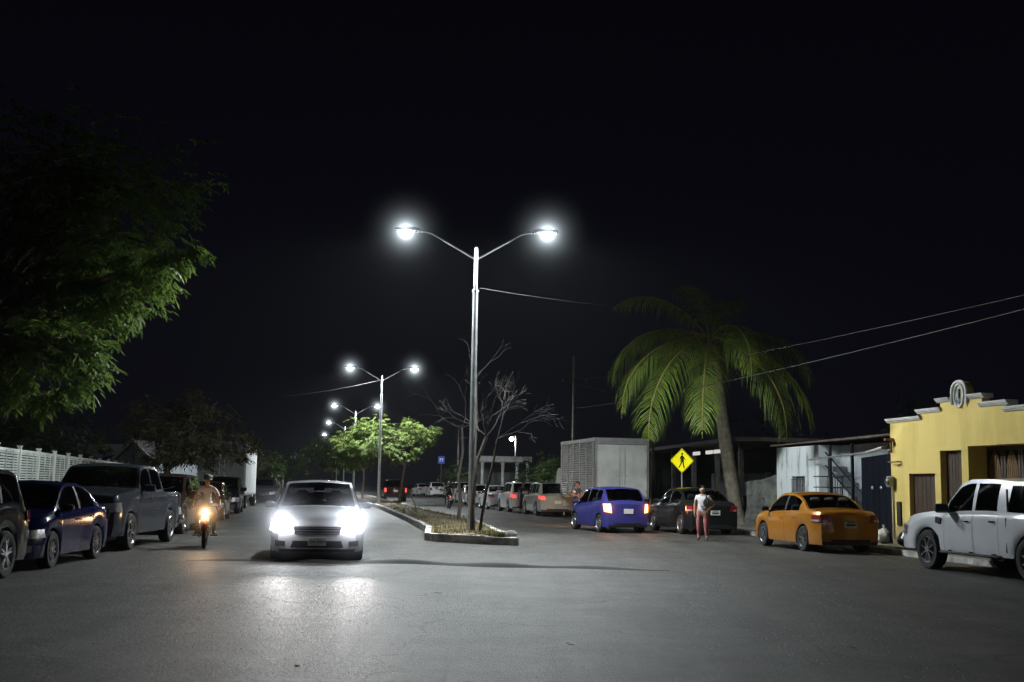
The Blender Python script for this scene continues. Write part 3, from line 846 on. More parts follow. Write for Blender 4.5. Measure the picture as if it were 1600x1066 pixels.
# beams of the oncoming silver car and of the turning hatchback
def beams(c, zz, power, col, dz, spot, yfrac=.74, size=.05, blend=.9, haze=0):
    root, FP_, RP_, T, pf, bl = c
    for s in (1, -1):
        p = FP_(s*T['W']/2*yfrac, zz, .05)
        glow_lamp('headlight_beam', 'SPOT', p, power, col, root, size, spot, blend, (1, -s*.02, dz))
        if haze:
            glow_lamp('headlight_spill', 'POINT', (p[0]+.08, p[1], p[2]), haze, col, root, .06)
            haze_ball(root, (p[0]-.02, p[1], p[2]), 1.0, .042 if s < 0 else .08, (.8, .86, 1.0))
beams(wc, .8, 400, (1.0, .95, .9), -.012, 28, haze=10)
beams(hb, .66, 800, (1.0, .6, .25), -.055, 55)
for s_ in (1, -1):
    p_ = hb[2](s_*.69, .84, .03)
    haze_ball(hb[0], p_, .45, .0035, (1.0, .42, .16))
    glow_lamp('brake_glow', 'POINT', (p_[0]-.06, p_[1], p_[2]), 9, (1, .22, .08), hb[0], .05)

# ------------------------------------------------------------------ box truck
M_BOXW = mat('truck_panel', (.66, .66, .63), .5, .05, var=.2, scale=1.2)
M_BOXA = mat('truck_aluminium', (.5, .51, .51), .42, .55, var=.18, scale=2)
def box_truck(x, y, head, label, L, Wd, z0, z1, corr, side_m, rear_m, group=None):
    """box truck seen from its rear; x forward, origin at the rear end on the ground"""
    root = thing('box_truck', label, 'truck', (x, y, 0), R(head), group)
    b = MB(); hw = Wd/2
    if corr:
        n = int((z1-z0-.3)/.1)
        for s in (1, -1):
            vs = []; m = n*4
            for i in range(m+1):
                z = z0+.12+(z1-z0-.3)*i/m; o = .017*math.sin(2*PI*i/4+.6)
                vs += [(0.06, s*(hw+o), z), (L, s*(hw+o), z)]
            b.add(vs, [(2*i, 2*i+1, 2*i+3, 2*i+2) for i in range(m)])
        b.box((L/2, 0, z0+.06), (L, Wd, .12), 1); b.box((L/2, 0, z1-.09), (L+.02, Wd+.05, .18), 1, None, .02)
        b.box((L-.03, 0, (z0+z1)/2), (.06, Wd-.05, z1-z0-.4), 1)
        for k in range(6):
            for s in (1, -1): b.box((.3+k*(L-.5)/5, s*(hw+.03), (z0+z1)/2), (.05, .02, z1-z0-.34), 1)
    else:
        b.box((L/2, 0, (z0+z1)/2), (L, Wd, z1-z0), 0, None, .03)
        for s in (1, -1): b.box((L/2, s*(hw+.012), z0+.05), (L-.1, .02, .1), 1)
    b.build('cargo_box', [side_m, M_BOXA], root, smooth=True)
    f = MB()
    zt = z1-.02 if not corr else z1-.2
    f.box((-.012, 0, z0+.04), (.05, Wd, .08)); f.box((-.012, 0, zt-.03), (.05, Wd, .1))
    for s in (1, -1): f.box((-.013, s*(hw-.03), (z0+zt)/2), (.054, .07, zt-z0-.1))
    f.build('rear_frame', M_BOXA, root)
    for s in (1, -1):
        d = MB(); d.box((-.005, s*(hw-.08)/2, (z0+zt)/2), (.05, hw-.09, zt-z0-.2), 0, None, .008)
        do = d.build('rear_door', rear_m, root)
        h = MB(); h.tube([(-.05, s*.12, z0+.15), (-.05, s*.12, zt-.2)], .014, 6)
        h.box((-.06, s*.2, z0+1.0), (.02, .2, .04)); h.build('lock_rod', M_GALV, do)
        for k in range(3):
            q = MB(); q.box((-.045, s*(hw-.09), z0+.35+k*(zt-z0-.7)/2), (.03, .12, .06)); q.build('hinge', M_GALV, do)
    c = MB()
    for s in (1, -1): c.box((L/2+.4, s*.42, z0-.14), (L+1.6, .09, .2))
    for k in range(5): c.box((.4+k*L/5, 0, z0-.12), (.08, .9, .12))
    c.build('chassis', M_BLACK, root)
    c = MB(); c.box((-.02, 0, z0-.36), (.1, Wd*.92, .14), 0, None, .02); c.build('bumper', M_GALV, root)
    for s in (1, -1):
        t = MB(); t.box((-.06, s*(hw-.2), z0-.16), (.06, .28, .12), 0, None, .015); t.build('tail_light', M_TLOFF, root)
        t = MB(); t.box((-.005, s*.8, z0-.55), (.02, .5, .45)); t.build('mud_flap', M_BLACK, root)
    c = MB()
    prof_ = [(L+.15, .55), (L+2.1, .55), (L+2.12, 1.2), (L+2.0, 1.35), (L+1.6, 2.25), (L+1.3, 2.4), (L+.15, 2.42)]
    c.prism(prof_, Wd*.84, Matrix.Translation((0, -Wd*.42, 0))); c.build('cab', mat('cab_white', (.6, .6, .58), .4, var=.1), root, angle=25)
    c = MB(); c.quad((L+2.01, -Wd*.38, 1.38), (L+2.01, Wd*.38, 1.38), (L+1.63, Wd*.36, 2.2), (L+1.63, -Wd*.36, 2.2)); c.build('windshield', M_TINT, root)
    for xx in (L*.26, L+1.2):
        for s in (1, -1): add_wheel(root, xx, s*(hw-.22), .44, .3, 'steel')
    return root
box_truck(4.98, 51.45, 101.5, 'tall box truck with corrugated metal sides and pale rear doors behind the violet hatchback', 6.3, 2.46, 1.0, 3.68, True, mat('ribbed_panel', (.3, .29, .265), .65, .1, var=.25, scale=1.5), M_BOXW)
box_truck(-15.3, 61.6, 98.5, 'white box truck with smooth bright side panel standing under the dark tree', 8.2, 2.5, .75, 3.6, False, mat('truck_white', (.78, .81, .82), .5, var=.1, scale=.8), mat('truck_white_unlit', (.3, .3, .3), .6, var=.15))  # rear doors coloured darker than the sides to paint the unlit end
# far minibus facing the camera
root = thing('minibus', 'pale cream minibus far down the road seen front on', 'minibus', (-38, 190, 0), R(-79))
b = MB(); b.prism([(-2.6, .4), (2.5, .4), (2.6, 1.2), (2.5, 1.35), (2.25, 2.3), (2.0, 2.5), (-2.6, 2.5)], 1.9, Matrix.Translation((0, -.95, 0))); b.build('body', mat('cream_paint', (.72, .66, .5), .4, var=.1, emit=(1, .85, .55), estr=.12), root, angle=25)  # faint warm emission put into the paint; the body is no lamp
b = MB(); b.quad((2.53, -.84, 1.36), (2.53, .84, 1.36), (2.29, .8, 2.16), (2.29, -.8, 2.16)); b.build('windshield', M_TINT, root)
b = MB(); b.box((2.6, 0, .8), (.05, 1.3, .3), 0, None, .01); b.build('grille', M_BLACK, root)
for s in (1, -1):
    b = MB(); b.box((2.6, s*.75, .95), (.06, .3, .2), 0, None, .02); b.build('headlight', M_HLOFF, root)
for xx in (-1.6, 1.6):
    for s in (1, -1): add_wheel(root, xx, s*.85, .34, .22, 'steel', False)

# ------------------------------------------------------------------ people
M_SKIN = mat('skin', (.42, .25, .17), .55, var=.08)
M_DSKIN = mat('dark_skin', (.2, .11, .07), .55, var=.08)
M_HAIR = mat('dark_hair', (.012, .009, .007), .5, var=.2)
def person(root, J, E, mats, hair=None, head=None, face=True, sub=2, name='body'):
    """one continuous skinned body. J: joint -> (pos, radius); E: (a, b, material index); first joint is the root"""
    names = list(J); idx = {k: i for i, k in enumerate(names)}
    me = bpy.data.meshes.new(name)
    me.from_pydata([J[k][0] for k in names], [(idx[a], idx[b]) for a, b, _ in E], [])
    o = bpy.data.objects.new(name, me); COL.objects.link(o)
    o.modifiers.new('s', 'SKIN').use_smooth_shade = True
    ss = o.modifiers.new('d', 'SUBSURF'); ss.levels = sub; ss.render_levels = sub
    for i, k in enumerate(names):
        r = J[k][1]; me.skin_vertices[0].data[i].radius = (r if isinstance(r, tuple) else (r, r))
    me.skin_vertices[0].data[0].use_root = True
    bpy.context.view_layer.update()
    nm = bpy.data.meshes.new_from_object(o.evaluated_get(bpy.context.evaluated_depsgraph_get()))
    bpy.data.objects.remove(o)
    nm.materials.clear()
    for mt in mats: nm.materials.append(mt)
    segs = [(Vector(J[a][0]), Vector(J[b][0]), m) for a, b, m in E]
    for p in nm.polygons:
        c = p.center; best = 1e9
        for a, b, m in segs:
            d = b-a; t = max(0, min(1, (c-a).dot(d)/max(d.length_squared, 1e-9))); q = (a+d*t-c).length_squared
            if q < best: best = q; p.material_index = m
        p.use_smooth = True
    ob = link(name, nm, root)
    hc, fwd, r = head
    hc = Vector(hc); fwd = Vector(fwd).normalized(); side = Vector((-fwd.y, fwd.x, 0)).normalized()
    h = MB()
    if hair != 'helmet':
        h.ball(hc-fwd*.018+Vector((0, 0, .03)), (r*1.06, r*1.06, r*1.12), n=14)
        if hair == 'long': h.ball(hc-fwd*.075-Vector((0, 0, .05)), (r*.7, r*.7, r*1.1), n=10)
        h.v = [p if (Vector(p)-hc).dot(fwd) < r*.25 or p[2] > hc.z+r*.8 else tuple(Vector(p)-fwd*.06) for p in h.v]
        h.build('hair', M_HAIR, root)
    if face:
        for s in (1, -1):
            e = MB(); e.ball(hc+fwd*r*.93+side*s*.033+Vector((0, 0, .005)), (.008, .009, .006), n=8); e.build('eye', M_INK, root)
        e = MB(); e.ball(hc+fwd*r*.9-Vector((0, 0, .062)), (.012, .022, .007), n=8); e.build('mouth', mat('lips', (.25, .07, .06), .5, var=0), root)
    return ob
def hand(J, E, wrist, d, down, m, pre, curl=.5):
    """palm with five bent fingers grown from the wrist joint"""
    d = Vector(d).normalized(); down = Vector(down).normalized(); s = d.cross(down).normalized()
    w0 = Vector(J[wrist][0])
    pc = w0+d*.07; J[pre+'palm'] = (tuple(pc), .03); E.append((wrist, pre+'palm', m))
    for k in range(4):
        b = w0+d*.095+s*(.027-.018*k); ln = (.036, .042, .04, .03)[k]
        c1 = b+(d*(1-curl*.4)+down*curl*.5).normalized()*ln; c2 = c1+(d*(1-curl)+down*curl).normalized()*ln
        J[pre+'f%da' % k] = (tuple(b), .0115); J[pre+'f%db' % k] = (tuple(c1), .0095); J[pre+'f%dc' % k] = (tuple(c2), .0075)
        E += [(pre+'palm', pre+'f%da' % k, m), (pre+'f%da' % k, pre+'f%db' % k, m), (pre+'f%db' % k, pre+'f%dc' % k, m)]
    t1 = w0+d*.045+s*.04+down*.01; t2 = t1+(d+s*.5+down*.4).normalized()*.045
    J[pre+'t1'] = (tuple(t1), .012); J[pre+'t2'] = (tuple(t2), .0095)
    E += [(pre+'palm', pre+'t1', m), (pre+'t1', pre+'t2', m)]
def stander(x, y, rz, label, mats, H=1.6, pose='hip', hair='short', group=None, cap=False):
    """standing adult facing local -y. mats: skin, shirt, trousers, shoes"""
    root = thing('person', label, 'person', (x, y, 0), rz, group); k = H/1.6
    J = {'pelvis': ((0, 0, .84), (.15, .115)), 'waist': ((.0, .0, .98), (.155, .12)), 'chest': ((0, .0, 1.15), (.165, .125)), 'yoke': ((0, .005, 1.28), (.12, .085)),
         'neck': ((0, .0, 1.345), .05), 'jaw': ((0, -.012, 1.41), (.06, .066)), 'head': ((0, -.005, 1.48), (.078, .09)), 'crown': ((0, .005, 1.545), (.062, .07))}
    E = [('pelvis', 'waist', 1), ('waist', 'chest', 1), ('chest', 'yoke', 1), ('yoke', 'neck', 0), ('neck', 'jaw', 0), ('jaw', 'head', 0), ('head', 'crown', 0)]
    J['nose'] = ((0, -.112, 1.462), .012); E.append(('head', 'nose', 0))
    for s, q in ((1, 'a'), (-1, 'b')):
        J['ear'+q] = ((s*.085, .005, 1.475), .014); E.append(('head', 'ear'+q, 0))
        if pose == 'hip' and s > 0: el, wr_ = (s*.34, .06, 1.06), (s*.2, -.04, .93)
        elif pose == 'talk': el, wr_ = (s*.26, -.04, 1.02), (s*.16, -.25, 1.08)
        else: el, wr_ = (s*.235, .03, 1.05), (s*.23, -.03, .84)
        J['sh'+q] = ((s*.165, .01, 1.265), .068); J['up'+q] = ((s*(.205 if pose != 'hip' or s < 0 else .235), .02, 1.17), .056); J['el'+q] = (el, .041); J['wr'+q] = (wr_, .028)
        E += [('yoke', 'sh'+q, 1), ('sh'+q, 'up'+q, 1), ('up'+q, 'el'+q, 0), ('el'+q, 'wr'+q, 0)]
        dv = (Vector(wr_)-Vector(el)).normalized()
        hand(J, E, 'wr'+q, dv if pose != 'hip' or s < 0 else (-.5, -.3, -.8), (-s, -.2, 0) if pose != 'hip' or s < 0 else (-.6, -.4, -.3), 0, 'h'+q, .45)
        J['hp'+q] = ((s*.09, 0, .76), .118); J['th'+q] = ((s*.105, -.005, .6), .1); J['kn'+q] = ((s*.108, -.02, .43), .08); J['ca'+q] = ((s*.112, .0, .3), .072); J['sk'+q] = ((s*.114, .005, .22), .062); J['an'+q] = ((s*.115, .02, .07), .036)
        J['he'+q] = ((s*.115, .04, .03), .03); J['ba'+q] = ((s*.125, -.09, .032), (.036, .026)); J['to'+q] = ((s*.128, -.15, .027), (.03, .02))
        E += [('pelvis', 'hp'+q, 2), ('hp'+q, 'th'+q, 2), ('th'+q, 'kn'+q, 2), ('kn'+q, 'ca'+q, 2), ('ca'+q, 'sk'+q, 2), ('sk'+q, 'an'+q, 0), ('an'+q, 'he'+q, 3), ('an'+q, 'ba'+q, 3), ('ba'+q, 'to'+q, 3)]
    J = {a: (tuple(Vector(p)*k), r) for a, (p, r) in J.items()}
    person(root, J, E, mats, hair, (Vector((0, -.005, 1.48))*k, (0, -1, 0), .09))
    return root
M_PINK = mat('pink_trousers', (.42, .13, .15), .85, var=.15, scale=9)
M_WSHIRT = mat('white_shirt', (.68, .66, .68), .85, var=.06)
M_SHOE = mat('dark_shoe', (.04, .025, .02), .6, var=.2)
M_DARKC = mat('dark_clothes', (.012, .012, .016), .85, var=.2)
wo = stander(5.69, 34.25, R(-20), 'woman in white shirt and pink cropped trousers standing in the road, hand on hip', [M_SKIN, M_WSHIRT, M_PINK, M_SHOE], 1.6, 'hip', 'short')
bgm = MB(); bgm.tube([(.13, -.02, 1.34), (.12, -.12, 1.25), (.06, -.145, 1.12), (.08, -.14, 1.0)], .018, 6)
bgm.tube([(.13, -.02, 1.34), (.14, .09, 1.25), (.12, .12, 1.08)], .018, 6); bgm.build('bag_strap', mat('strap', (.03, .03, .04), .7, var=.1), wo)
bgm = MB(); bgm.box((.03, -.135, 1.0), (.14, .02, .022)); bgm.build('shirt_print', mat('shirt_ink', (.1, .09, .14), .8, var=.1), wo)
stander(.72, 62.0, R(-15), 'person in all dark clothes standing beside the white sport utility car', [M_DSKIN, M_DARKC, M_DARKC, M_SHOE], 1.72, 'arms', 'short')
mn = stander(2.78, 47.5, R(-50), 'man in dark top with pale chest patch, standing beyond the violet hatchback bonnet', [M_DSKIN, mat('navy_shirt', (.03, .03, .06), .8, var=.2), M_DARKC, M_SHOE], 1.72, 'talk', 'short')
q = MB(); q.box((-.05, -.13, 1.3), (.12, .012, .09), 0, Matrix.Rotation(.5, 3, 'Y'), .004); q.build('chest_patch', M_WSHIRT, mn)

# ------------------------------------------------------------------ motorcycles
def motorbike(x, y, head, label, lit, rider_label, shirt, trouser, skin):
    root = thing('motorcycle', label, 'motorcycle', (x, y, 0), R(head))
    for xx in (-.62, .62):
        t = MB(); t.lathe([(.22, -.035), (.27, -.05), (.3, -.03), (.31, 0), (.3, .03), (.27, .05), (.22, .035)], axis='y', n=26, closed=True)
        wo_ = t.build('wheel', M_RUB, root); wo_.location = (xx, 0, .31)
        r = MB(); r.lathe([(.225, -.03), (.21, -.02), (.21, .02), (.225, .03)], axis='y', n=26, closed=True)
        for i in range(12): a = i*PI/6; r.tube([(0, .02*(-1)**i, 0), (.215*math.cos(a), 0, .215*math.sin(a))], .005, 4)
        r.lathe([(.05, -.05), (.05, .05)], axis='y', n=12); r.build('rim', M_ALLOY, wo_)
    red = paint('bike_red', (.12, .02, .02))
    f = MB()
    for s in (1, -1): f.tube([(.62, s*.075, .31), (.42, s*.075, .88)], .022, 8)
    f.build('fork', M_CHROME, root)
    f = MB(); f.tube([(.42, 0, .88), (.1, 0, .78), (-.3, 0, .74), (-.78, 0, .78)], .03, 8); f.tube([(.4, 0, .8), (.22, 0, .35), (-.2, 0, .32), (-.35, 0, .7)], .026, 8)
    for s in (1, -1): f.tube([(-.15, s*.06, .4), (-.62, s*.07, .31)], .02, 6); f.tube([(-.62, s*.09, .33), (-.5, s*.09, .7)], .025, 8)
    f.build('frame', M_BLACK, root)
    f = MB(); f.ball((.16, 0, .86), (.28, .13, .12), n=14); f.build('fuel_tank', red, root)
    f = MB(); f.box((-.38, 0, .85), (.72, .24, .09), 0, None, .04); f.build('seat', M_INT, root)
    f = MB(); f.box((.06, 0, .42), (.3, .22, .26), 0, None, .04)
    for k in range(5): f.box((.12, 0, .5+k*.04), (.2, .2, .012))
    f.build('engine', M_DALLOY, root)
    f = MB(); f.tube([(.18, -.1, .4), (.1, -.14, .27), (-.4, -.15, .28), (-.75, -.17, .4)], [.02, .022, .04, .045], 8); f.build('exhaust', M_CHROME, root)
    for xx, a0, a1 in ((.62, .4, 2.4), (-.62, .3, 2.3)):
        f = MB(); vs = []
        for i in range(13):
            a = a0+(a1-a0)*i/12
            for yy, dr in ((-.07, -.015), (0, .012), (.07, -.015)): vs.append((xx+(.345+dr)*math.cos(a), yy, .31+(.345+dr)*math.sin(a)))
        f.add(vs, [(i*3+k, i*3+k+1, i*3+4+k, i*3+3+k) for i in range(12) for k in range(2)]); f.build('mudguard', red, root)
    f = MB(); f.tube([(.28, .36, .98), (.38, .22, 1.02), (.4, 0, .96), (.38, -.22, 1.02), (.28, -.36, .98)], .014, 8); f.build('handlebar', M_CHROME, root)
    for s in (1, -1):
        f = MB(); f.tube([(.36, s*.24, 1.02), (.38, s*.34, 1.2)], .007, 5); f.box((.37, s*.36, 1.23), (.02, .12, .08), 0, None, .01); f.build('mirror', M_BLACK, root)
        f = MB(); f.ball((.5, s*.16, .84), .03, n=8); f.tube([(.46, s*.06, .84), (.5, s*.15, .84)], .008, 5); f.build('indicator', M_AMBER, root)
        f = MB(); f.tube([(.02, s*.12, .3), (.02, s*.3, .3)], .016, 6); f.build('footrest', M_BLACK, root)
    f = MB(); f.lathe([(.001, -.08), (.07, -.06), (.098, 0), (.1, .03)], c=(.5, 0, .86), axis='x', n=18); ho = f.build('headlight', M_BLACK, root)
    f = MB(); f.lathe([(.095, .03), (.06, .045), (.001, .05)], c=(.5, 0, .86), axis='x', n=18); f.build('lens', MATS['bike_beam'] if lit else M_HLOFF, ho)
    f = MB(); f.box((-.84, 0, .78), (.05, .13, .08), 0, None, .02); f.build('tail_light', MATS['tail_on'] if not lit else M_TLOFF, root)
    f = MB(); f.box((-.86, 0, .62), (.01, .2, .13)); f.build('licence_plate', M_PLATE, root)
    if lit:
        f = MB(); f.box((.6, 0, .7), (.01, .2, .1), 0, None, .01); f.build('number_board', M_PLATE, root)
    # rider
    rd = thing('person', rider_label, 'person', (x, y, 0), R(head)); rd.scale = root.scale = (.93,)*3
    J = {'pelvis': ((-.28, 0, .98), (.14, .13)), 'waist': ((-.26, 0, 1.14), (.12, .13)), 'chest': ((-.17, 0, 1.34), (.12, .16)), 'yoke': ((-.13, 0, 1.45), (.085, .13)),
         'neck': ((-.1, 0, 1.525), .052), 'jaw': ((-.07, 0, 1.585), (.062, .062)), 'head': ((-.08, 0, 1.655), (.088, .08)), 'crown': ((-.09, 0, 1.72), (.07, .065))}
    E = [('pelvis', 'waist', 1), ('waist', 'chest', 1), ('chest', 'yoke', 1), ('yoke', 'neck', 0), ('neck', 'jaw', 0), ('jaw', 'head', 0), ('head', 'crown', 0)]
    J['nose'] = ((.035, 0, 1.635), .012); E.append(('head', 'nose', 0))
    for s, q in ((1, 'a'), (-1, 'b')):
        J['sh'+q] = ((-.12, s*.18, 1.42), .068); J['up'+q] = ((-.05, s*.25, 1.32), .055); J['el'+q] = ((.06, s*.31, 1.17), .042); J['wr'+q] = ((.23, s*.32, 1.03), .03)
        E += [('yoke', 'sh'+q, 1), ('sh'+q, 'up'+q, 1), ('up'+q, 'el'+q, 0), ('el'+q, 'wr'+q, 0)]
        hand(J, E, 'wr'+q, (1, 0, -.45), (0, 0, -1), 0, 'h'+q, .9)
        J['hp'+q] = ((-.2, s*.1, .95), .105); J['th'+q] = ((0, s*.17, .9), .088); J['kn'+q] = ((.2, s*.2, .83), .066); J['ca'+q] = ((.12, s*.2, .6), .055); J['an'+q] = ((.03, s*.2, .4), .042)
        J['he'+q] = ((-.02, s*.21, .345), .036); J['to'+q] = ((.18, s*.23, .35), (.03, .032))
        E += [('pelvis', 'hp'+q, 2), ('hp'+q, 'th'+q, 2), ('th'+q, 'kn'+q, 2), ('kn'+q, 'ca'+q, 2), ('ca'+q, 'an'+q, 2), ('an'+q, 'he'+q, 3), ('an'+q, 'to'+q, 3)]
    person(rd, J, E, [skin, shirt, trouser, M_SHOE], 'helmet', ((-.075, 0, 1.645), (1, 0, 0), .092))
    h = MB(); h.ball((-.09, 0, 1.69), (.14, .125, .125), n=16)
    h.v = [(p[0], p[1], max(p[2], 1.655+max(0, (p[0]+.02))*.25)) for p in h.v]
    h.tube([(.0, -.1, 1.66), (.08, -.05, 1.665), (.09, 0, 1.668), (.08, .05, 1.665), (.0, .1, 1.66)], .012, 6)
    h.build('helmet', mat('helmet_shell', (.16, .17, .14), .25, var=.1, coat=1), rd)
    return root
emis('bike_beam', (1.0, .62, .3), 60)
mb1 = motorbike(-7.0, 26.9, -77, 'red motorcycle coming towards the camera with a warm headlight on', True, 'motorcycle rider in pale shirt and helmet riding beside the slate blue pickup', mat('pale_shirt', (.55, .55, .6), .85, var=.1), mat('brown_trousers', (.08, .05, .035), .85, var=.2), M_SKIN)
glow_lamp('headlight_beam', 'SPOT', (.62, 0, .87), 70, (1.0, .62, .32), mb1, .05, 38, 1.0, (1, 0, -.05))
glow_lamp('headlight_spill', 'POINT', (.68, 0, .87), 6, (1.0, .6, .3), mb1, .05)
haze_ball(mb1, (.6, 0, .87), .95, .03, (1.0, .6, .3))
motorbike(-3.75, 71.9, 100, 'motorcycle riding away with a red tail light beyond the median', False, 'rider in dark clothes on the motorcycle with the red tail light', M_DARKC, M_DARKC, M_DSKIN)

# ------------------------------------------------------------------ fence
M_FENCE = mat('white_fence_paint', (.6, .64, .6), .6, var=.15, scale=1.5)
FD = Vector((-.225, 1)).normalized()
fr = thing('metal_fence', 'white metal slat fence with square posts running behind the parked cars', 'fence', (-13.1, 27.2, 0), math.atan2(FD.y, FD.x))
NP = 13; SP = 3.25
base = MB(); base.box((NP*SP/2-SP/2+.0, 0, .22), (NP*SP, .2, .44)); base.build('base_wall', mat('fence_base', (.45, .46, .44), .9, var=.25), fr)
for i in range(NP+1):
    p = MB(); p.box((i*SP-SP/2, 0, 1.44), (.11, .11, 2.0), 0, None, .01); p.box((i*SP-SP/2, 0, 2.46), (.15, .15, .04)); p.build('post', M_FENCE, fr)
for i in range(NP):
    p = MB(); x0 = i*SP-SP/2+.07; x1 = x0+SP-.14
    for z in (.56, 2.32): p.box(((x0+x1)/2, 0, z), (x1-x0, .06, .09))
    k = 0; z = .66
    while z < 2.26:
        p.box(((x0+x1)/2, 0, z), (x1-x0, .012, .052), 0, Matrix.Rotation(.35, 3, 'X')); z += .079
    for u in (.33, .67): p.box((x0+(x1-x0)*u, -.04, 1.44), (.03, .03, 1.74))
    p.build('slat_panel', M_FENCE, fr)
# small gabled house beyond the fence
M_WHITEW = mat('white_wall', (.5, .52, .53), .9, var=.2, scale=.8, bump=.3)
gh = thing('gabled_house', 'small white gabled house with dark roof beyond the white fence', 'house', (-23.4, 72, 0), R(-4))
b = MB(); b.prism([(-1.0, 0), (1.0, 0), (1.0, 2.75), (0, 3.75), (-1.0, 2.75)], 9, Matrix.Translation((.0, 0, 0))); b.build('wall', mat('blue_grey_wall', (.3, .33, .36), .9, var=.15), gh, smooth=False)
b = MB()
for s in (1, -1):
    rt = Matrix.Rotation(s*PI/4, 3, 'Y'); b.box((s*.62, 4.4, 3.3), (1.75, 9.4, .08), 0, rt)
b.build('roof', mat('dark_roof', (.05, .05, .05), .9, var=.3), gh, smooth=False)
b = MB()
for s in (1, -1): rt = Matrix.Rotation(s*PI/4, 3, 'Y'); b.box((s*.62, -.33, 3.3), (1.78, .05, .16), 0, rt)
b.build('bargeboard', mat('white_trim', (.7, .7, .7), .7, var=.1), gh, smooth=False)
b = MB(); b.box((0, -.02, 2.6), (.05, .03, 1.9)); b.build('trim_strip', M_INK, gh)
b = MB(); b.box((-3.6, 5, 1.35), (5.0, 6, 2.7)); b.build('side_wing', mat('wing_wall', (.12, .12, .12), .9, var=.2), gh, smooth=False)
b = MB(); b.add([(-6.3, 1.6, 2.7), (-1.1, 1.6, 2.7), (-1.1, 8.4, 2.7), (-6.3, 8.4, 2.7), (-5.8, 5, 3.8), (-.6, 5, 3.8)], [(0, 1, 5, 4), (2, 3, 4, 5), (0, 4, 3), (1, 2, 5)]); b.build('wing_roof', MATS['dark_roof'], gh, smooth=False)

# ------------------------------------------------------------------ yellow house
# facade frame: local x runs along the street towards the camera, local -y faces the road
YU = Vector((.174, -.985)).normalized()
yh = thing('yellow_house', 'yellow house with stepped white cornice and round arched medallion', 'house', (10.2, 31, 0), math.atan2(YU.y, YU.x))
def stucco():
    m, nt, b = nodes('yellow_stucco'); N = nt.nodes; L = nt.links
    tc = N.new('ShaderNodeTexCoord')
    n1 = N.new('ShaderNodeTexNoise'); n1.inputs['Scale'].default_value = .9; n1.inputs['Detail'].default_value = 7; n1.inputs['Roughness'].default_value = .65
    mp = N.new('ShaderNodeMapping'); mp.inputs['Scale'].default_value = (1.2, 1, .25); L.new(tc.outputs['Object'], mp.inputs[0]); L.new(mp.outputs[0], n1.inputs['Vector'])
    cr = N.new('ShaderNodeValToRGB'); e = cr.color_ramp.elements; e[0].position = .36; e[0].color = (.6, .46, .13, 1); e[1].position = .56; e[1].color = (.74, .575, .19, 1)
    L.new(n1.outputs['Fac'], cr.inputs[0])
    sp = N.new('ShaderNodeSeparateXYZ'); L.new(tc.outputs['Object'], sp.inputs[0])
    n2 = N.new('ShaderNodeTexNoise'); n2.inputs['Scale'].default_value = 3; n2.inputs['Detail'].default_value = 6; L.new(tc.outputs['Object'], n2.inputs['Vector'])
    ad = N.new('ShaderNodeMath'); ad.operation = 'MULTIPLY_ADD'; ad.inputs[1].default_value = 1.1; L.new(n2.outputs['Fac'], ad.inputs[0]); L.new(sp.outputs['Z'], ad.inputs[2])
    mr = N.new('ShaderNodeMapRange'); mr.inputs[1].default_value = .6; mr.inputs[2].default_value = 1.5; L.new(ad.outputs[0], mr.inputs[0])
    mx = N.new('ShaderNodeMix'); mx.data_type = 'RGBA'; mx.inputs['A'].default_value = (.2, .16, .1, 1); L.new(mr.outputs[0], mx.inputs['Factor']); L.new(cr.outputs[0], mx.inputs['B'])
    L.new(mx.outputs['Result'], b.inputs['Base Color']); b.inputs['Roughness'].default_value = .9
    n3 = N.new('ShaderNodeTexNoise'); n3.inputs['Scale'].default_value = 40; n3.inputs['Detail'].default_value = 5; L.new(tc.outputs['Object'], n3.inputs['Vector'])
    bp = N.new('ShaderNodeBump'); bp.inputs['Strength'].default_value = .35; bp.inputs['Distance'].default_value = .01; L.new(n3.outputs['Fac'], bp.inputs['Height']); L.new(bp.outputs[0], b.inputs['Normal'])
    return m
M_YEL = stucco()
M_TRIM = mat('white_cornice', (.62, .62, .6), .8, var=.2, scale=2, bump=.3)
M_BROWN = mat('brown_wood', (.055, .034, .02), .55, var=.3, scale=5)
C0 = 3.42; UW = 2*C0+.1
steps = [(0, 3.28), (1.58, 3.28), (1.58, 3.44), (2.52, 3.44), (2.52, 3.66), (2*C0-2.52, 3.66), (2*C0-2.52, 3.44), (2*C0-1.58, 3.44), (2*C0-1.58, 3.28), (UW, 3.28)]
OPEN = [(.93, 2.18, .9, 1.99, .12), (2.45, 3.39, .13, 2.54, .16), (3.68, 6.35, .13, 2.62, .5)]
us = sorted({0, UW, 1.58, 2.52, 2*C0-2.52, 2*C0-1.58} | {u for o in OPEN for u in o[:2]}); zs_ = sorted({0, 3.28, 3.44, 3.66} | {z for o in OPEN for z in o[2:4]})
def ztop(u): return 3.66 if 2.52 < u < 2*C0-2.52 else (3.44 if 1.58 < u < 2*C0-1.58 else 3.28)
g = MB()
for a, b_ in zip(us, us[1:]):
    for c, d_ in zip(zs_, zs_[1:]):
        um, zm = (a+b_)/2, (c+d_)/2
        if zm > ztop(um) or any(o[0] < um < o[1] and o[2] < zm < o[3] for o in OPEN): continue
        g.quad((a, 0, c), (b_, 0, c), (b_, 0, d_), (a, 0, d_)); g.quad((b_, .2, c), (a, .2, c), (a, .2, d_), (b_, .2, d_))
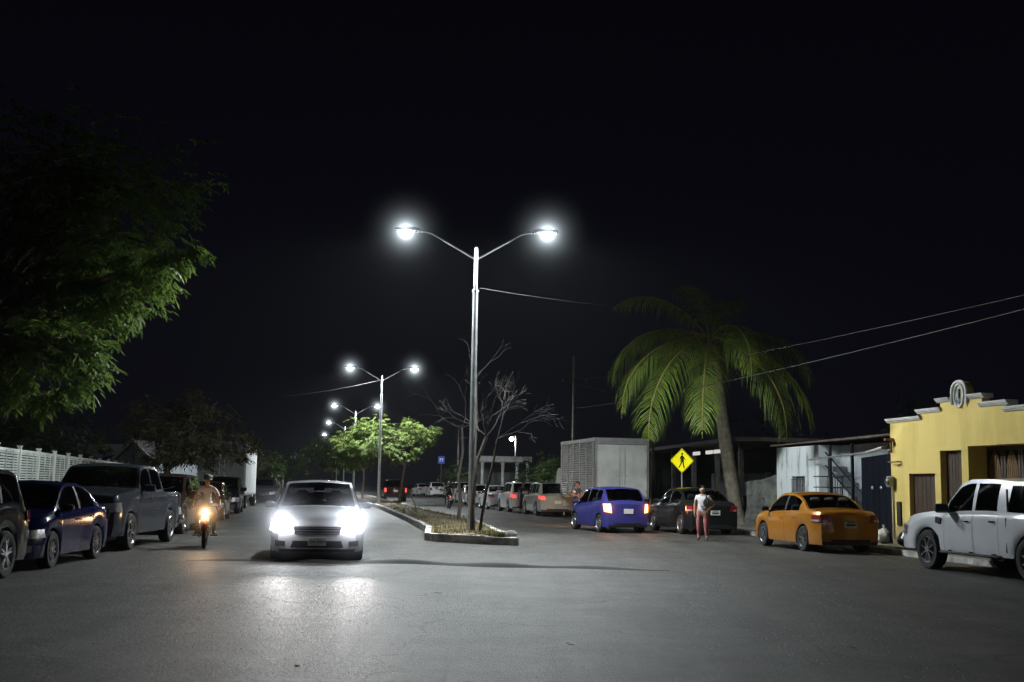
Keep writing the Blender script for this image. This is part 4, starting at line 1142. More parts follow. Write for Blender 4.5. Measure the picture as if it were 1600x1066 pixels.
for o in OPEN:
    a, b_, c, d_, q = o
    g.quad((a, 0, c), (a, 0, d_), (a, q+.05, d_), (a, q+.05, c)); g.quad((b_, 0, d_), (b_, 0, c), (b_, q+.05, c), (b_, q+.05, d_))
    g.quad((a, 0, d_), (b_, 0, d_), (b_, q+.05, d_), (a, q+.05, d_)); g.quad((b_, 0, c), (a, 0, c), (a, q+.05, c), (b_, q+.05, c))
for (a, za), (b_, zb) in zip(steps, steps[1:]): g.quad((a, 0, za), (b_, 0, zb), (b_, .2, zb), (a, .2, za))
for a, b_, za in ((.004, 1.576, 3.28), (1.584, 2.516, 3.44), (2.524, 2*C0-2.524, 3.66), (2*C0-2.516, 2*C0-1.584, 3.44), (2*C0-1.576, UW-.004, 3.28)): g.box(((a+b_)/2, .1, za+.03), (b_-a, .196, .06))
for u in (0, UW): g.quad((u, 0, 0), (u, 0, 3.28), (u, 6, 3.0), (u, 6, 0))
g.quad((0, .2, 3.05), (UW, .2, 3.05), (UW, 6, 3.0), (0, 6, 3.0)); g.quad((0, 6, 0), (UW, 6, 0), (UW, 6, 3.0), (0, 6, 3.0))
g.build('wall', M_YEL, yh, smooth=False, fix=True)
def cornice(a, b_, z):
    c = MB()
    pf = [(-.02, 0), (-.05, .03), (-.06, .06), (-.1, .085), (-.1, .125), (-.13, .14), (-.13, .18), (.22, .18), (.22, 0)]
    pf = [(y*.75 if y < 0 else y, .06+h*.62) for y, h in pf]; n = len(pf); vs = [(a, y, z+h) for y, h in pf]+[(b_, y, z+h) for y, h in pf]
    c.add(vs, [(i, (i+1) % n, n+(i+1) % n, n+i) for i in range(n)]+[tuple(range(n)), tuple(reversed(range(n, 2*n)))])
    c.build('cornice', M_TRIM, yh, angle=20)
for a, b_, z in ((-.12, 1.64, 3.284), (1.46, 2.58, 3.444), (2.4, C0-.4, 3.664), (C0+.4, 2*C0-2.4, 3.664), (2*C0-2.58, 2*C0-1.46, 3.444), (2*C0-1.64, UW+.1, 3.284)): cornice(a, b_, z)
# medallion: arched surround, oval inset with a small relief
c = MB(); ar = []
for i in range(17): t = PI*i/16; ar.append((.3*math.cos(t), .34+.26*math.sin(t)))
pl = [(.3, -.02)]+ar+[(-.3, -.02)]
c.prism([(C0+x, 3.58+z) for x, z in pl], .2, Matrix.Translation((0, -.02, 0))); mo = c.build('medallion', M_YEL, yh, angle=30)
c = MB(); c.tube([(C0+x*1.04, -.03, 3.58+z) for x, z in [(.3, .06)]+ar+[(-.3, .06)]], .045, 8); c.build('arch_moulding', M_TRIM, mo)
c = MB(); c.tube([(C0+.2*math.cos(2*PI*i/24), -.035, 3.84+.27*math.sin(2*PI*i/24)) for i in range(25)], .03, 8); c.build('oval_frame', M_TRIM, mo)
c = MB(); c.add([(C0, -.03, 3.84)]+[(C0+.19*math.cos(2*PI*i/24), -.026, 3.84+.26*math.sin(2*PI*i/24)) for i in range(24)], [(0, 1+(i+1) % 24, 1+i) for i in range(24)]); c.build('painted_panel', mat('panel_paint', (.4, .42, .3), .8, var=.5, scale=9), mo)
c = MB(); c.ball((C0+.02, -.05, 3.86), (.03, .02, .1)); c.ball((C0+.02, -.05, 3.97), .028); c.ball((C0-.03, -.045, 3.7), (.1, .015, .045)); c.build('relief_figure', mat('relief', (.1, .12, .2), .7, var=.4, scale=20), mo)
def boarded(o, name, m, planks=0, parent=None):
    a, b_, c0, d_, q = o; g = MB()
    if planks:
        wd = (b_-a)/planks
        for i in range(planks): g.box((a+wd*(i+.5), q+.02, (c0+d_)/2), (wd-.012, .04, d_-c0-.01), 0, None, .006)
    else: g.box(((a+b_)/2, q+.02, (c0+d_)/2), (b_-a-.01, .04, d_-c0-.01), 0, None, .01)
    return g.build(name, m, parent or yh)
wd_ = boarded(OPEN[0], 'window_shutter', M_BROWN, 6)
dr = boarded(OPEN[1], 'door', M_BROWN, 7)
h = MB(); h.ball((2.56, .1, 1.1), .035); h.build('handle', M_CHROME, dr)
# garage gate: dark frame, four leaves with arched infill bars and warm timber
M_WARM = mat('varnished_slats', (.19, .105, .035), .5, var=.3, scale=4)
a, b_, c0, d_, q = OPEN[2]; nl = 4; lw = (b_-a)/nl
for i in range(nl):
    g = MB(); x0 = a+lw*i+.015; x1 = x0+lw-.03
    g.box(((x0+x1)/2, q+.06, (c0+d_)/2), (x1-x0, .02, d_-c0-.02), 1)
    for xx in (x0+.04, x1-.04): g.box((xx, q, (c0+d_)/2), (.08, .06, d_-c0-.02))
    for zz in (c0+.06, c0+1.1, d_-.06): g.box(((x0+x1)/2, q+.001, zz), (x1-x0-.16, .056, .09))
    n = 6
    for k in range(n):
        u = (k+.5)/n; xx = x0+.1+(x1-x0-.2)*u; top = d_-.5+.33*math.sin(PI*u)
        g.box((xx, q-.012, (c0+.1+top)/2), (.045, .03, top-c0-.1), 2)
    g.tube([(x0+.1+(x1-x0-.2)*j/10, q-.014, d_-.5+.36*math.sin(PI*j/10)) for j in range(11)], .022, 6, 2)
    g.build('garage_leaf', [M_BROWN, mat('gate_backing', (.035, .022, .012), .8, var=.2), M_WARM], yh)
c = MB(); c.box((1.15/4, -.2, 2.98), (.08, .4, .5), 0, None, .01)
c = MB(); c.box((.14, -.12, 2.9), (.1, .24, .07)); c.box((.14, -.06, 2.72), (.05, .05, .34)); c.build('bracket', mat('rusty_bracket', (.13, .07, .03), .8, var=.3), yh)
c = MB(); c.tube([(.08, -.12, 2.3), (.55, -.12, 2.3), (.55, 0, 2.3)], .02, 8); c.build('pipe', M_BARK, yh)
c = MB(); c.box((.12, -.1, 1.78), (.2, .16, .3), 0, None, .03); c.lathe([(.09, -.22), (.09, -.18), (.001, -.23)], c=(.12, 0, 1.8), axis='y', n=14); c.build('electric_meter', M_HEAD, yh)
c = MB(); c.tube([(.12, -.03, 1.62), (.12, -.03, .3)], .02, 6); c.build('conduit', M_GALV, yh)
c = MB(); c.box((.42, -.02, .95), (.2, .05, .62), 0, None, .01); c.build('letter_box', M_BLACK, yh)

# ------------------------------------------------------------------ white house with lean-to roof and stair
WU = Vector((.176, -1)).normalized()
wh = thing('white_house', 'weathered white house with barred window and outside stair behind the orange sedan', 'house', (9.9, 43, 0), math.atan2(WU.y, WU.x))
def stained():
    m, nt, b = nodes('stained_white'); N = nt.nodes; L = nt.links
    tc = N.new('ShaderNodeTexCoord'); mp = N.new('ShaderNodeMapping'); mp.inputs['Scale'].default_value = (2.2, 1, .35); L.new(tc.outputs['Object'], mp.inputs[0])
    n1 = N.new('ShaderNodeTexNoise'); n1.inputs['Scale'].default_value = 1.3; n1.inputs['Detail'].default_value = 8; n1.inputs['Roughness'].default_value = .7; L.new(mp.outputs[0], n1.inputs['Vector'])
    cr = N.new('ShaderNodeValToRGB'); e = cr.color_ramp.elements; e[0].position = .36; e[0].color = (.14, .145, .135, 1); e[1].position = .47; e[1].color = (.68, .73, .75, 1)
    L.new(n1.outputs['Fac'], cr.inputs[0]); L.new(cr.outputs[0], b.inputs['Base Color']); b.inputs['Roughness'].default_value = .9
    n3 = N.new('ShaderNodeTexNoise'); n3.inputs['Scale'].default_value = 22; n3.inputs['Detail'].default_value = 5; L.new(tc.outputs['Object'], n3.inputs['Vector'])
    bp = N.new('ShaderNodeBump'); bp.inputs['Strength'].default_value = .5; bp.inputs['Distance'].default_value = .015; L.new(n3.outputs['Fac'], bp.inputs['Height']); L.new(bp.outputs[0], b.inputs['Normal'])
    return m
M_STAIN = stained()
wx1, wx2 = 3.6, 6.9
g = MB(); W0 = (1.35, 2.45, 1.0, 2.0)
for a, b_ in ((0, W0[0]), (W0[0], W0[1]), (W0[1], wx1)):
    for c0, d_ in ((0, W0[2]), (W0[2], W0[3]), (W0[3], 3.05)):
        if a == W0[0] and c0 == W0[2]: continue
        g.quad((a, 0, c0), (b_, 0, c0), (b_, 0, d_), (a, 0, d_))
for (a, b_) in (((W0[0], W0[2]), (W0[0], W0[3])), ((W0[1], W0[3]), (W0[1], W0[2])), ((W0[0], W0[3]), (W0[1], W0[3])), ((W0[1], W0[2]), (W0[0], W0[2]))):
    g.quad((a[0], 0, a[1]), (b_[0], 0, b_[1]), (b_[0], .2, b_[1]), (a[0], .2, a[1]))
g.quad((0, 0, 0), (0, 0, 3.05), (0, 5, 3.05), (0, 5, 0)); g.quad((wx1, 0, 0), (wx1, 1.5, 0), (wx1, 1.5, 3.05), (wx1, 0, 3.05))
g.build('wall', M_STAIN, wh, smooth=False, fix=True)
g = MB(); g.quad((wx1, .8, 0), (wx2, .8, 0), (wx2, .8, 3.05), (wx1, .8, 3.05)); g.quad((wx2, .8, 0), (wx2, 5, 0), (wx2, 5, 3.05), (wx2, .8, 3.05))
g.build('recessed_wall', mat('grey_wall', (.42, .46, .49), .9, var=.25, scale=1.5, bump=.4), wh, smooth=False)
g = MB(); g.box((1.9, .19, 1.5), (1.1, .03, 1.0)); wn = g.build('window', mat('window_dark', (.03, .035, .04), .2, var=.4, scale=4), wh)
g = MB()
for i in range(9): g.tube([(1.4+i*.125, -.02, 1.0), (1.4+i*.125+.02*math.sin(i), -.02, 1.9+.08*abs(math.sin(i*1.05)))], .012, 6)
for z in (1.05, 1.45, 1.88): g.tube([(1.35, -.022, z), (2.45, -.022, z)], .012, 6)
g.build('bars', M_IRON, wn)
g = MB(); g.quad((1.42, .16, 1.0), (2.1, .165, 1.0), (2.08, .16, 1.95), (1.44, .165, 1.95)); g.build('curtain', mat('curtain', (.3, .3, .34), .9, var=.6, scale=7), wn)
# lean-to roof, posts, stair with railing
g = MB(); g.add([(-.3, -.12, 3.1), (10.9, -.12, 3.2), (10.9, 5, 3.5), (-.3, 5, 3.4), (-.3, -.12, 3.16), (10.9, -.12, 3.26), (10.9, 5, 3.56), (-.3, 5, 3.46)], [(0, 3, 2, 1), (4, 5, 6, 7), (0, 1, 5, 4), (1, 2, 6, 5), (2, 3, 7, 6), (3, 0, 4, 7)]); g.build('roof', mat('rusty_sheet', (.09, .07, .06), .8, var=.4, scale=3), wh, smooth=False)
g = MB(); g.tube([(3.4, -.3, 2.55), (9.5, -.3, 2.75)], .03, 8); g.build('roof_beam', M_GALV, wh)
for xx in (5.0, 6.55, 9.4):
    g = MB(); g.box((xx, -.25 if xx < 9 else -.05, 1.5), (.08, .08, 3.0)); g.build('post', M_IRON, wh)
g = MB(); n = 12
for i in range(n): x = 4.0+i*.27; g.box((x, .5, 2.3-i*.185), (.29, .5, .05)); g.box((x+.13, .5, 2.2-i*.185), (.03, .5, .16))
g.build('stair', mat('stair_grey', (.2, .22, .24), .9, var=.2), wh)
g = MB()
for dz in (.95, .5): g.tube([(3.7, .2, 2.4+dz-.55), (7.2, .2, .0+dz+.0)], .028, 6)
for i in range(4): g.tube([(3.9+i, .2, 2.2-i*.68-.2), (3.9+i, .2, 3.0-i*.68-.3)], .02, 6)
for z in (1.98, 1.62): g.tube([(3.6, -.2, z), (6.5, -.2, z)], .02, 6)
g.build('railing', M_IRON, wh)
g = MB(); g.box((4.4, .2, .62), (1.2, .04, 1.0))
for i in range(7): g.tube([(3.85+i*.18, .2, 1.12), (3.85+i*.18, .2, 1.95)], .014, 6)
for z in (1.15, 1.6, 1.95): g.tube([(3.8, .2, z), (5.0, .2, z)], .014, 6)
g.build('yard_gate', M_IRON, wh)
# dark sheet gate between the two houses
dg = thing('sheet_gate', 'dark blue black sheet metal gate between the white and yellow houses', 'gate', (11.0, 36.2, 0), math.atan2(-5.2, -.75+.05))
g = MB(); g.box((2.55, 0, 1.35), (5.0, .05, 2.4), 0, None, .01)
for i in range(6): g.box((.1+i*.98, -.026, 1.35), (.05, .012, 2.4)); 
g.build('leaf', mat('gate_paint', (.006, .0075, .013), .9, var=.3, spec=.05), dg)
g = MB()
for x in (2.2, 3.6): g.ball((x, -.08, 1.62), (.07, .03, .05)); g.box((x, -.07, 1.6), (.16, .02, .05))
g.build('latch', M_GALV, dg)
g = MB(); g.tube([(1.8, -.15, 2.66), (4.4, -.15, 2.72)], .045, 8); g.build('lamp_tube', mat('tube_off', (.5, .5, .48), .4, var=.05), dg)
# old grey boundary wall and stump by the palm
gw = thing('boundary_wall', 'crumbling grey boundary wall between the palm and the white house', 'wall', (9.1, 44.6, 0), math.atan2(-1.0, .55))
g = MB(); vs = []; n = 14
for i in range(n+1): x = 2.2*i/n; vs += [(x, 0, 0), (x, 0, 1.75+.35*(i/n)+rnd.uniform(-.06, .06)), (x, .25, 1.75+.35*(i/n)+rnd.uniform(-.06, .06)), (x, .25, 0)]
g.add(vs, [(i*4+k, i*4+k+1, i*4+5+k, i*4+4+k) for i in range(n) for k in range(3)]+[(0, 1, 2, 3), (n*4+3, n*4+2, n*4+1, n*4)])
g.build('wall', mat('mouldy_render', (.13, .135, .12), .95, var=.6, scale=2.5, bump=.6), gw, smooth=False)
gw2 = thing('gate_post', 'pale concrete gate post leaning beside the palm trunk', 'post', (9.0, 46.5, .1), R(-70))
g = MB(); g.box((0, 0, .45), (.2, .2, .9), 0, None, .02); g.build('shaft', M_CONC, gw2)
g = MB(); g.box((0, 0, .93), (.3, .3, .08), 0, None, .02); g.build('cap', M_CONC, gw2)
g = MB(); g.box((.5, 0, .6), (.8, .05, 1.1), 0, Matrix.Rotation(.2, 3, 'Y'))
tag(g.build('metal_sheet', mat('old_sheet', (.12, .12, .11), .8, var=.5), None), 'old grey metal sheet leaning near the palm trunk', 'metal sheet').location = (8.8, 43.7, .1)

# ------------------------------------------------------------------ dark porch house behind the brown sedan
DU = Vector((1.6, -16)).normalized()
dh = thing('porch_house', 'unlit house with dark porch and strip lamps under the eaves behind the palm', 'house', (7.7, 64.5, 0), math.atan2(DU.y, DU.x))
g = MB(); g.quad((0, 3, 0), (18, 3, 0), (18, 3, 3.4), (0, 3, 3.4)); g.quad((0, 0, 0), (0, 0, 3.4), (0, 6, 3.4), (0, 6, 0)); g.quad((18, 3, 0), (18, 8, 0), (18, 8, 3.4), (18, 3, 3.4)); g.quad((0, 8, 0), (0, 8, 3.4), (18, 8, 3.4), (18, 8, 0)); g.build('wall', mat('dim_wall', (.05, .052, .05), .9, var=.5, scale=1.2), dh, smooth=False)
g = MB(); g.box((9, 3.7, 3.5), (18.8, 8.6, .16)); g.build('roof', mat('porch_roof', (.05, .045, .04), .9, var=.3), dh, smooth=False)
for xx in (.8, 5.5, 9.5, 13.5, 17.0):
    g = MB(); g.box((xx, .1, 1.7), (.2, .2, 3.4), 0, None, .02); g.build('porch_post', mat('porch_post_paint', (.1, .1, .09), .9, var=.3), dh)
for x0, x1, cl in ((0.2, 5.3, .9), (9.7, 17.5, 1.25)):
    g = MB(); g.box(((x0+x1)/2, .1, cl/2), (x1-x0, .15, cl)); g.build('low_wall', mat('low_wall_grey', (.085, .08, .07), .95, var=.4, scale=2, bump=.4), dh)
for xx, ww in ((10.5, .55), (12.7, .5), (14.0, .5)):
    g = MB(); g.box((xx, -.04, 3.12), (ww*2.1, .05, .16)); g.build('strip_lamp', emis('strip_glow', (1, .98, .9), .55), dh)
for xx in (3, 7.5, 12):
    g = MB(); g.box((xx, 2.97, 1.25), (1.0, .06, 2.3)); d_ = g.build('door' if xx == 7.5 else 'window', M_INT, dh)
    g = MB()
    for k in range(5): g.tube([(xx-.4+.2*k, 2.9, .3), (xx-.4+.2*k, 2.9, 2.3)], .015, 5)
    g.build('bars', M_GALV, d_)

# ------------------------------------------------------------------ trees
def limb_tree(mb, p, d, length, r, depth, spread, tips, up=.15, seed=None, segs=4, droop=0.0, kids=(2, 3), shrink=.72, minr=.006):
    rg = seed
    pts = [Vector(p)]; rad = [r]; q = Vector(p); d = Vector(d).normalized()
    for i in range(segs):
        d = (d+Vector((rg.gauss(0, .16), rg.gauss(0, .16), rg.gauss(0, .1)+up*.3-droop*.3))).normalized()
        q = q+d*length/segs; pts.append(q.copy()); rad.append(max(minr, r*(1-.38*(i+1)/segs)))
    mb.tube(pts, rad, 7 if r > .05 else 5, 0, cap=False)
    if depth == 0: tips.append((q.copy(), d.copy())); return
    for k in range(rg.randint(*kids)):
        ax = d.orthogonal().normalized(); ax = Matrix.Rotation(rg.random()*2*PI, 3, d) @ ax
        nd = (Matrix.Rotation(spread*rg.uniform(.6, 1.25), 3, ax) @ d)
        st = pts[-1] if k < 2 else pts[rg.randint(2, len(pts)-1)]
        limb_tree(mb, st, nd, length*shrink*rg.uniform(.8, 1.15), rad[-1]*.82, depth-1, spread, tips, up, rg, segs, droop, kids, shrink, minr)
    if depth <= 2: tips.append((pts[2].copy(), d.copy()))

def leaf_spray(mb, c, d, size, n, rg, droop=.3, wid=.38, sp=1.0):
    """a twig of leaves: n pointed leaves in two rows along d, hanging a little"""
    d = Vector(d)+Vector((0, 0, -droop)); d.normalize()
    s = d.cross(Vector((0, 0, 1)))
    s = s.normalized() if s.length > .05 else Vector((1, 0, 0))
    u = s.cross(d).normalized()
    L_ = size*n*.32*sp
    for i in range(n):
        t = i/max(1, n-1); b = c+d*L_*t+Vector((0, 0, -droop*.3*L_*t*t))
        for sg in ((-1, 1) if i < n-1 else (0,)):
            ld = (d*(.55 if sg else 1)+s*sg*.9+Vector((rg.uniform(-.25, .25), rg.uniform(-.25, .25), rg.uniform(-.5, .1)))).normalized()
            ls = ld.cross(u).normalized()+u*rg.uniform(-.4, .4)
            l = size*rg.uniform(.75, 1.2); w = l*wid
            mb.add([b, b+ld*l*.45+ls*w*.5-u*.0, b+ld*l-Vector((0, 0, l*.18)), b+ld*l*.45-ls*w*.5], [(0, 1, 2, 3)], 0)

def leaf_tree(name, label, cat, base, trunk_h, r, crown, leaf, nsp, lm, seed, group=None, lean=(0, 0), bark=None, depth=3, spread=.62, per=5, umbrella=0.0, extra=None):
    """crown: list of (centre, (rx,ry,rz), share) lobes relative to base"""
    rg = random.Random(seed)
    root = thing(name, label, cat, base, 0, group)
    tr = MB(); tips = []
    tot = [Vector((0, 0, -.1)), Vector((lean[0]*.4, lean[1]*.4, trunk_h*.5)), Vector((lean[0], lean[1], trunk_h))]
    tr.tube([tot[0], tot[0].lerp(tot[1], .5)+Vector((rg.gauss(0, .04), rg.gauss(0, .04), 0)), tot[1], tot[1].lerp(tot[2], .5)+Vector((rg.gauss(0, .04), 0, 0)), tot[2]], [r*1.3, r, r*.92, r*.85, r*.8], 10, 0)
    for c, (rx, ry, rz), sh in crown:
        c = Vector(c); top = tot[2]
        for k in range(max(2, int(4*sh*2))):
            a = rg.random()*2*PI; e = c+Vector((rx*.6*math.cos(a)*rg.random(), ry*.6*math.sin(a)*rg.random(), rz*rg.uniform(-.3, .4)))
            mid = top.lerp(e, .5)+Vector((rg.gauss(0, .15), rg.gauss(0, .15), .15*rz))
            tr.tube([top, top.lerp(mid, .5)+Vector((0, 0, .05)), mid, e], [r*.55, r*.42, r*.3, r*.12], 6, 0, cap=False)
            for j in range(3):
                b = mid.lerp(e, rg.random()); dd = Vector((rg.gauss(0, 1), rg.gauss(0, 1), rg.gauss(.1, .5))).normalized()
                tr.tube([b, b+dd*rx*.25, b+dd*rx*.5+Vector((0, 0, -.03))], [r*.16, r*.1, .006], 5, 0, cap=False)
    if extra: extra(tr, rg)
    tr.build('trunk', bark or M_BARK, root)
    cm = MB()
    for c, (rx, ry, rz), sh in crown:
        ncl = max(6, int(34*sh)); cl = []
        for i in range(ncl):
            while True:
                v = Vector((rg.uniform(-1, 1), rg.uniform(-1, 1), rg.uniform(-1, 1)))
                if .35 < v.length < 1: break
            if umbrella: v.z = abs(v.z)*.8-umbrella*(v.x*v.x+v.y*v.y)
            cl.append((Vector(c)+Vector((v.x*rx, v.y*ry, v.z*rz)), rg.uniform(.5, 1.2)))
        for i in range(int(nsp*sh)):
            cc, q = cl[rg.randrange(ncl)]
            o = Vector((rg.gauss(0, 1), rg.gauss(0, 1), rg.gauss(0, .7)))*q*.24*(rx+ry)/2*.75
            p = cc+o; dd = (p-Vector(c)); dd.z *= .4
            dd = dd.normalized()+Vector((rg.gauss(0, .4), rg.gauss(0, .4), rg.gauss(0, .2)))
            leaf_spray(cm, p, dd, leaf*rg.uniform(.7, 1.2), per, rg, rg.uniform(.15, .6))
    cm.build('crown', lm, root, smooth=False)
    return root

LEAF_A = leafmat('leaf_bright', (.08, .14, .025), (.2, .29, .06), .4)
LEAF_B = leafmat('leaf_dark', (.02, .04, .012), (.06, .09, .022), .3)
LEAF_C = leafmat('leaf_brown', (.035, .033, .018), (.085, .075, .035), .3)
LEAF_D = leafmat('leaf_mid', (.045, .085, .02), (.12, .18, .045), .35)
def branches(lst):
    def f(tr, rg):
        for a, b, r in lst:
            a, b = Vector(a), Vector(b); m_ = a.lerp(b, .5)+Vector((0, 0, rg.uniform(.1, .5)))
            tr.tube([a, a.lerp(m_, .5), m_, m_.lerp(b, .5)+Vector((rg.gauss(0, .15), 0, rg.gauss(0, .15))), b], [r, r*.85, r*.7, r*.5, r*.25], 7, 0, cap=False)
            for k in range(6):
                s_ = m_.lerp(b, rg.random()); e = s_+Vector((rg.gauss(0, .7), rg.gauss(0, .5), rg.gauss(.1, .5))); tr.tube([s_, s_.lerp(e, .5)+Vector((0, 0, .06)), e], [r*.3, r*.2, .008], 5, 0, cap=False)
    return f
# big roadside tree overhanging the fence
leaf_tree('roadside_tree', 'large spreading tree overhanging the white fence with lit lower boughs', 'tree', (-14.2, 29.5, 0), 5.0, .3,
    [((3.0, -2.6, 4.3), (1.6, 1.5, 1.15), 1.5), ((4.0, -1.0, 6.3), (1.5, 1.5, .9), .75), ((3.2, -.5, 6.9), (2.0, 1.8, 1.1), .9), ((5.6, -1.6, 6.9), (1.0, 1.0, .5), .3), ((2.2, 0, 9.2), (3.6, 2.6, 1.9), 1.5), ((-.6, 0, 6.6), (2.4, 2.2, 1.8), .8), ((3.4, .5, 8.6), (2.2, 2, 1.2), .6)],
    .19, 820, LEAF_A, 3, bark=M_PALEBARK, per=4,
    extra=branches([((0, 0, 4.9), (4.4, -1, 6.2), .11), ((0, 0, 4.9), (3.0, -1.4, 7.4), .1), ((0, 0, 4.8), (2.0, -1.6, 4.6), .1), ((0, 0, 5), (3.2, 0, 8.8), .13), ((2.5, -.5, 7.2), (5.6, -1.2, 7.3), .06), ((0, 0, 5), (.5, -1, 8.5), .12)]))
leaf_tree('roadside_tree', 'dusty brownish tree shading the cars in front of the white box truck', 'tree', (-13.9, 47, 0), 1.9, .16,
    [((1.0, 0, 3.4), (1.8, 1.5, 1.1), 1.0), ((2.3, .3, 2.9), (1.3, 1.2, .8), .7), ((-.7, 0, 3.9), (1.5, 1.3, .9), .7), ((1.4, 0, 4.5), (1.2, 1.2, .7), .4), ((.4, -.3, 2.4), (1.7, 1, .6), .6)], .12, 1100, LEAF_C, 5, per=4, bark=mat('dark_bark', (.035, .03, .025), .95, var=.3))  # this tree has a darker bark colour
for i, (x, y, h, s_, l) in enumerate(((-25.5, 118, 5.2, 1.0, 'dark tree just past the white box truck'), (-26.5, 135, 5.6, 1.1, 'dark tree above the pale minibus'), (-28.5, 72, 6.5, 1.3, 'dark tree behind the small gabled house'), (-22.5, 50, 5.8, 1.2, 'dark bushy tree rising behind the white slat fence'), (-30, 95, 6.5, 1.5, 'broad dark tree far beyond the gabled house'), (-36, 160, 7, 1.6, 'dark tree mass behind the minibus'))):
    leaf_tree('background_tree', l, 'tree', (x, y, 0), h*.4, .14, [((0, 0, h*.62), (2.1*s_, 2*s_, h*.33), 1.2), ((1.6*s_, 0, h*.5), (1.4*s_, 1.3, h*.26), .6), ((-1.6*s_, .2, h*.52), (1.5*s_, 1.4, h*.28), .6)], .2, 420, LEAF_B, 20+i, 'dark trees beyond the fence', per=4)
# median trees
leaf_tree('median_tree', 'bright yellow green leafy tree lit by the second lamp on the median', 'tree', (-7.45, 78.5, .15), 2.6, .1,
    [((-1.3, -.4, 4.25), (2.2, 1.8, 1.25), 1.6), ((-3.2, .1, 3.8), (1.4, 1.4, 1.05), .9), ((.9, -.3, 4.6), (1.45, 1.3, .95), .9), ((.0, -.6, 3.5), (1.6, 1.2, .7), .6)], .2, 1250, leafmat('leaf_median', (.1, .15, .035), (.23, .3, .085), .45), 7, 'trees planted on the median', bark=M_PALEBARK, per=4, lean=(.35, 0))
leaf_tree('median_tree', 'rounded tree with a dark heart and bright rim, last of the median trees', 'tree', (-15.5, 101, .15), 2.6, .12,
    [((0, 0, 4.4), (2.2, 2, 1.6), 1.0), ((-1.3, 0, 3.5), (1.5, 1.4, 1.2), .6), ((1.5, 0, 3.6), (1.5, 1.4, 1.1), .6)], .22, 520, LEAF_D, 9, 'trees planted on the median', per=4)
leaf_tree('median_tree', 'darker median tree standing just beyond the bright yellow green one', 'tree', (-11.6, 92, .15), 2.2, .09,
    [((-.3, 0, 3.8), (1.8, 1.6, 1.2), 1.0), ((-1.5, 0, 3.2), (1.2, 1.1, .9), .5), ((1.2, .2, 3.4), (1.2, 1.2, .9), .5)], .18, 520, LEAF_D, 11, 'trees planted on the median', per=4)
# bare tree at the tip of the median
def bare_tree(label, base, seed, stems, group=None, name='bare_tree'):
    rg = random.Random(seed); root = thing(name, label, 'tree', base, 0, group)
    tr = MB(); br = MB(); tips = []
    for pts, r0, r1, dirs, ln, dep in stems:
        pts = [Vector(p) for p in pts]; n = len(pts)
        tr.tube(pts, [r0+(r1-r0)*i/(n-1) for i in range(n)], 9, 0)
        for d in dirs: limb_tree(br, pts[-1], d, ln, r1*.48, dep+1, .5, tips, .0, rg, 4, -.02, (2, 3), .72, .0034)
    tr.build('trunk', mat('grey_bark', (.06, .05, .042), .9, var=.4, scale=9, bump=.7, bscale=25), root); br.build('crown', mat('grey_twigs', (.026, .022, .019), .9, var=.3), root)
    return root
bare_tree('leafless spindly tree leaning beside the tall lamp pole', (-1.05, 33.15, .15), 12, [
    ([(.02, 0, -.1), (.0, -.05, .6), (.03, 0, 1.3), (.12, .1, 2.1), (.35, .3, 2.75)], .075, .05, [(.7, .2, .65), (-.7, .5, .6), (.3, -.5, .8), (-.2, .1, 1)], .72, 3),
    ([(.2, 0, -.1), (.28, .02, .5), (.38, .05, 1.2), (.55, .1, 1.9), (.68, .1, 2.7)], .05, .035, [(.8, 0, .6), (.3, .3, 1), (1, -.3, .4)], .85, 2)], 'trees planted on the median')
bare_tree('second leafless tree, forked low, behind the tall lamp pole', (-1.95, 44, .15), 31, [
    ([(0, 0, -.1), (.1, 0, .7), (-.0, 0, 1.6), (.15, 0, 2.6), (.1, 0, 3.5)], .07, .045, [(-.9, 0, .4), (.9, .2, .5), (.2, 0, .9)], 1.0, 2)], 'trees planted on the median')
bare_tree('leafless upright sapling rising behind the tall lamp pole', (-1.2, 38.5, .15), 8, [
    ([(0, 0, -.1), (0, 0, 1.5), (.05, 0, 3.2), (.02, 0, 4.9)], .06, .03, [(.5, 0, .9), (-.5, 0, .9)], .8, 1)], 'trees planted on the median')
g = thing('support_stake', 'slanted dark stake leaning on the median beyond the grass', 'stake', (-4.15, 52.5, .1), 0)
m_ = MB(); m_.tube([(0, 0, 0), (-.12, 0, .5), (-.42, 0, 1.2)], [.035, .03, .02], 7); m_.build('shaft', M_BARK, g)
m_ = MB(); m_.tube([(-.42, -.03, 1.16), (-.42, .03, 1.2), (-.38, .02, 1.22), (-.42, -.03, 1.16)], .012, 5); m_.build('binding', M_WIRE, g)

# shrubs and trees behind the parked silver cars
for i, (x, y, z, h, s_, lm, l) in enumerate(((2.2, 88, 0, 4.3, 1.15, LEAF_B, 'tall dark green shrub near the white porch with columns'), (3.05, 77, 0, 3.4, .85, LEAF_D, 'lighter leafy shrub beside the corrugated box truck'), (-3.3, 112, 0, 3.2, 1.2, LEAF_B, 'dark low shrub under the blue road sign'), (-5.0, 122, 0, 4.4, 1.5, LEAF_B, 'dark roadside tree behind the blue road sign'), (6.5, 92, 0, 5.5, 1.6, LEAF_B, 'dark tree looming above the box truck roof'), (14.5, 66, 0, 6.2, 1.8, LEAF_B, 'dark tree behind the porch house'), (16.5, 46, 0, 5.2, 1.5, LEAF_B, 'dark tree behind the white house'))):
    leaf_tree('shrub' if i < 3 else 'background_tree', l, 'shrub' if i < 3 else 'tree', (x, y, z), h*.35, .09, [((0, 0, h*.6), (1.5*s_, 1.4*s_, h*.38), 1.1), ((.8*s_, 0, h*.38), (1.1*s_, 1, h*.3), .6), ((-.8*s_, 0, h*.4), (1.1*s_, 1, h*.3), .6)], .17, 460, lm, 40+i, 'shrubs along the pavement' if i < 3 else 'dark trees behind the houses', per=4)

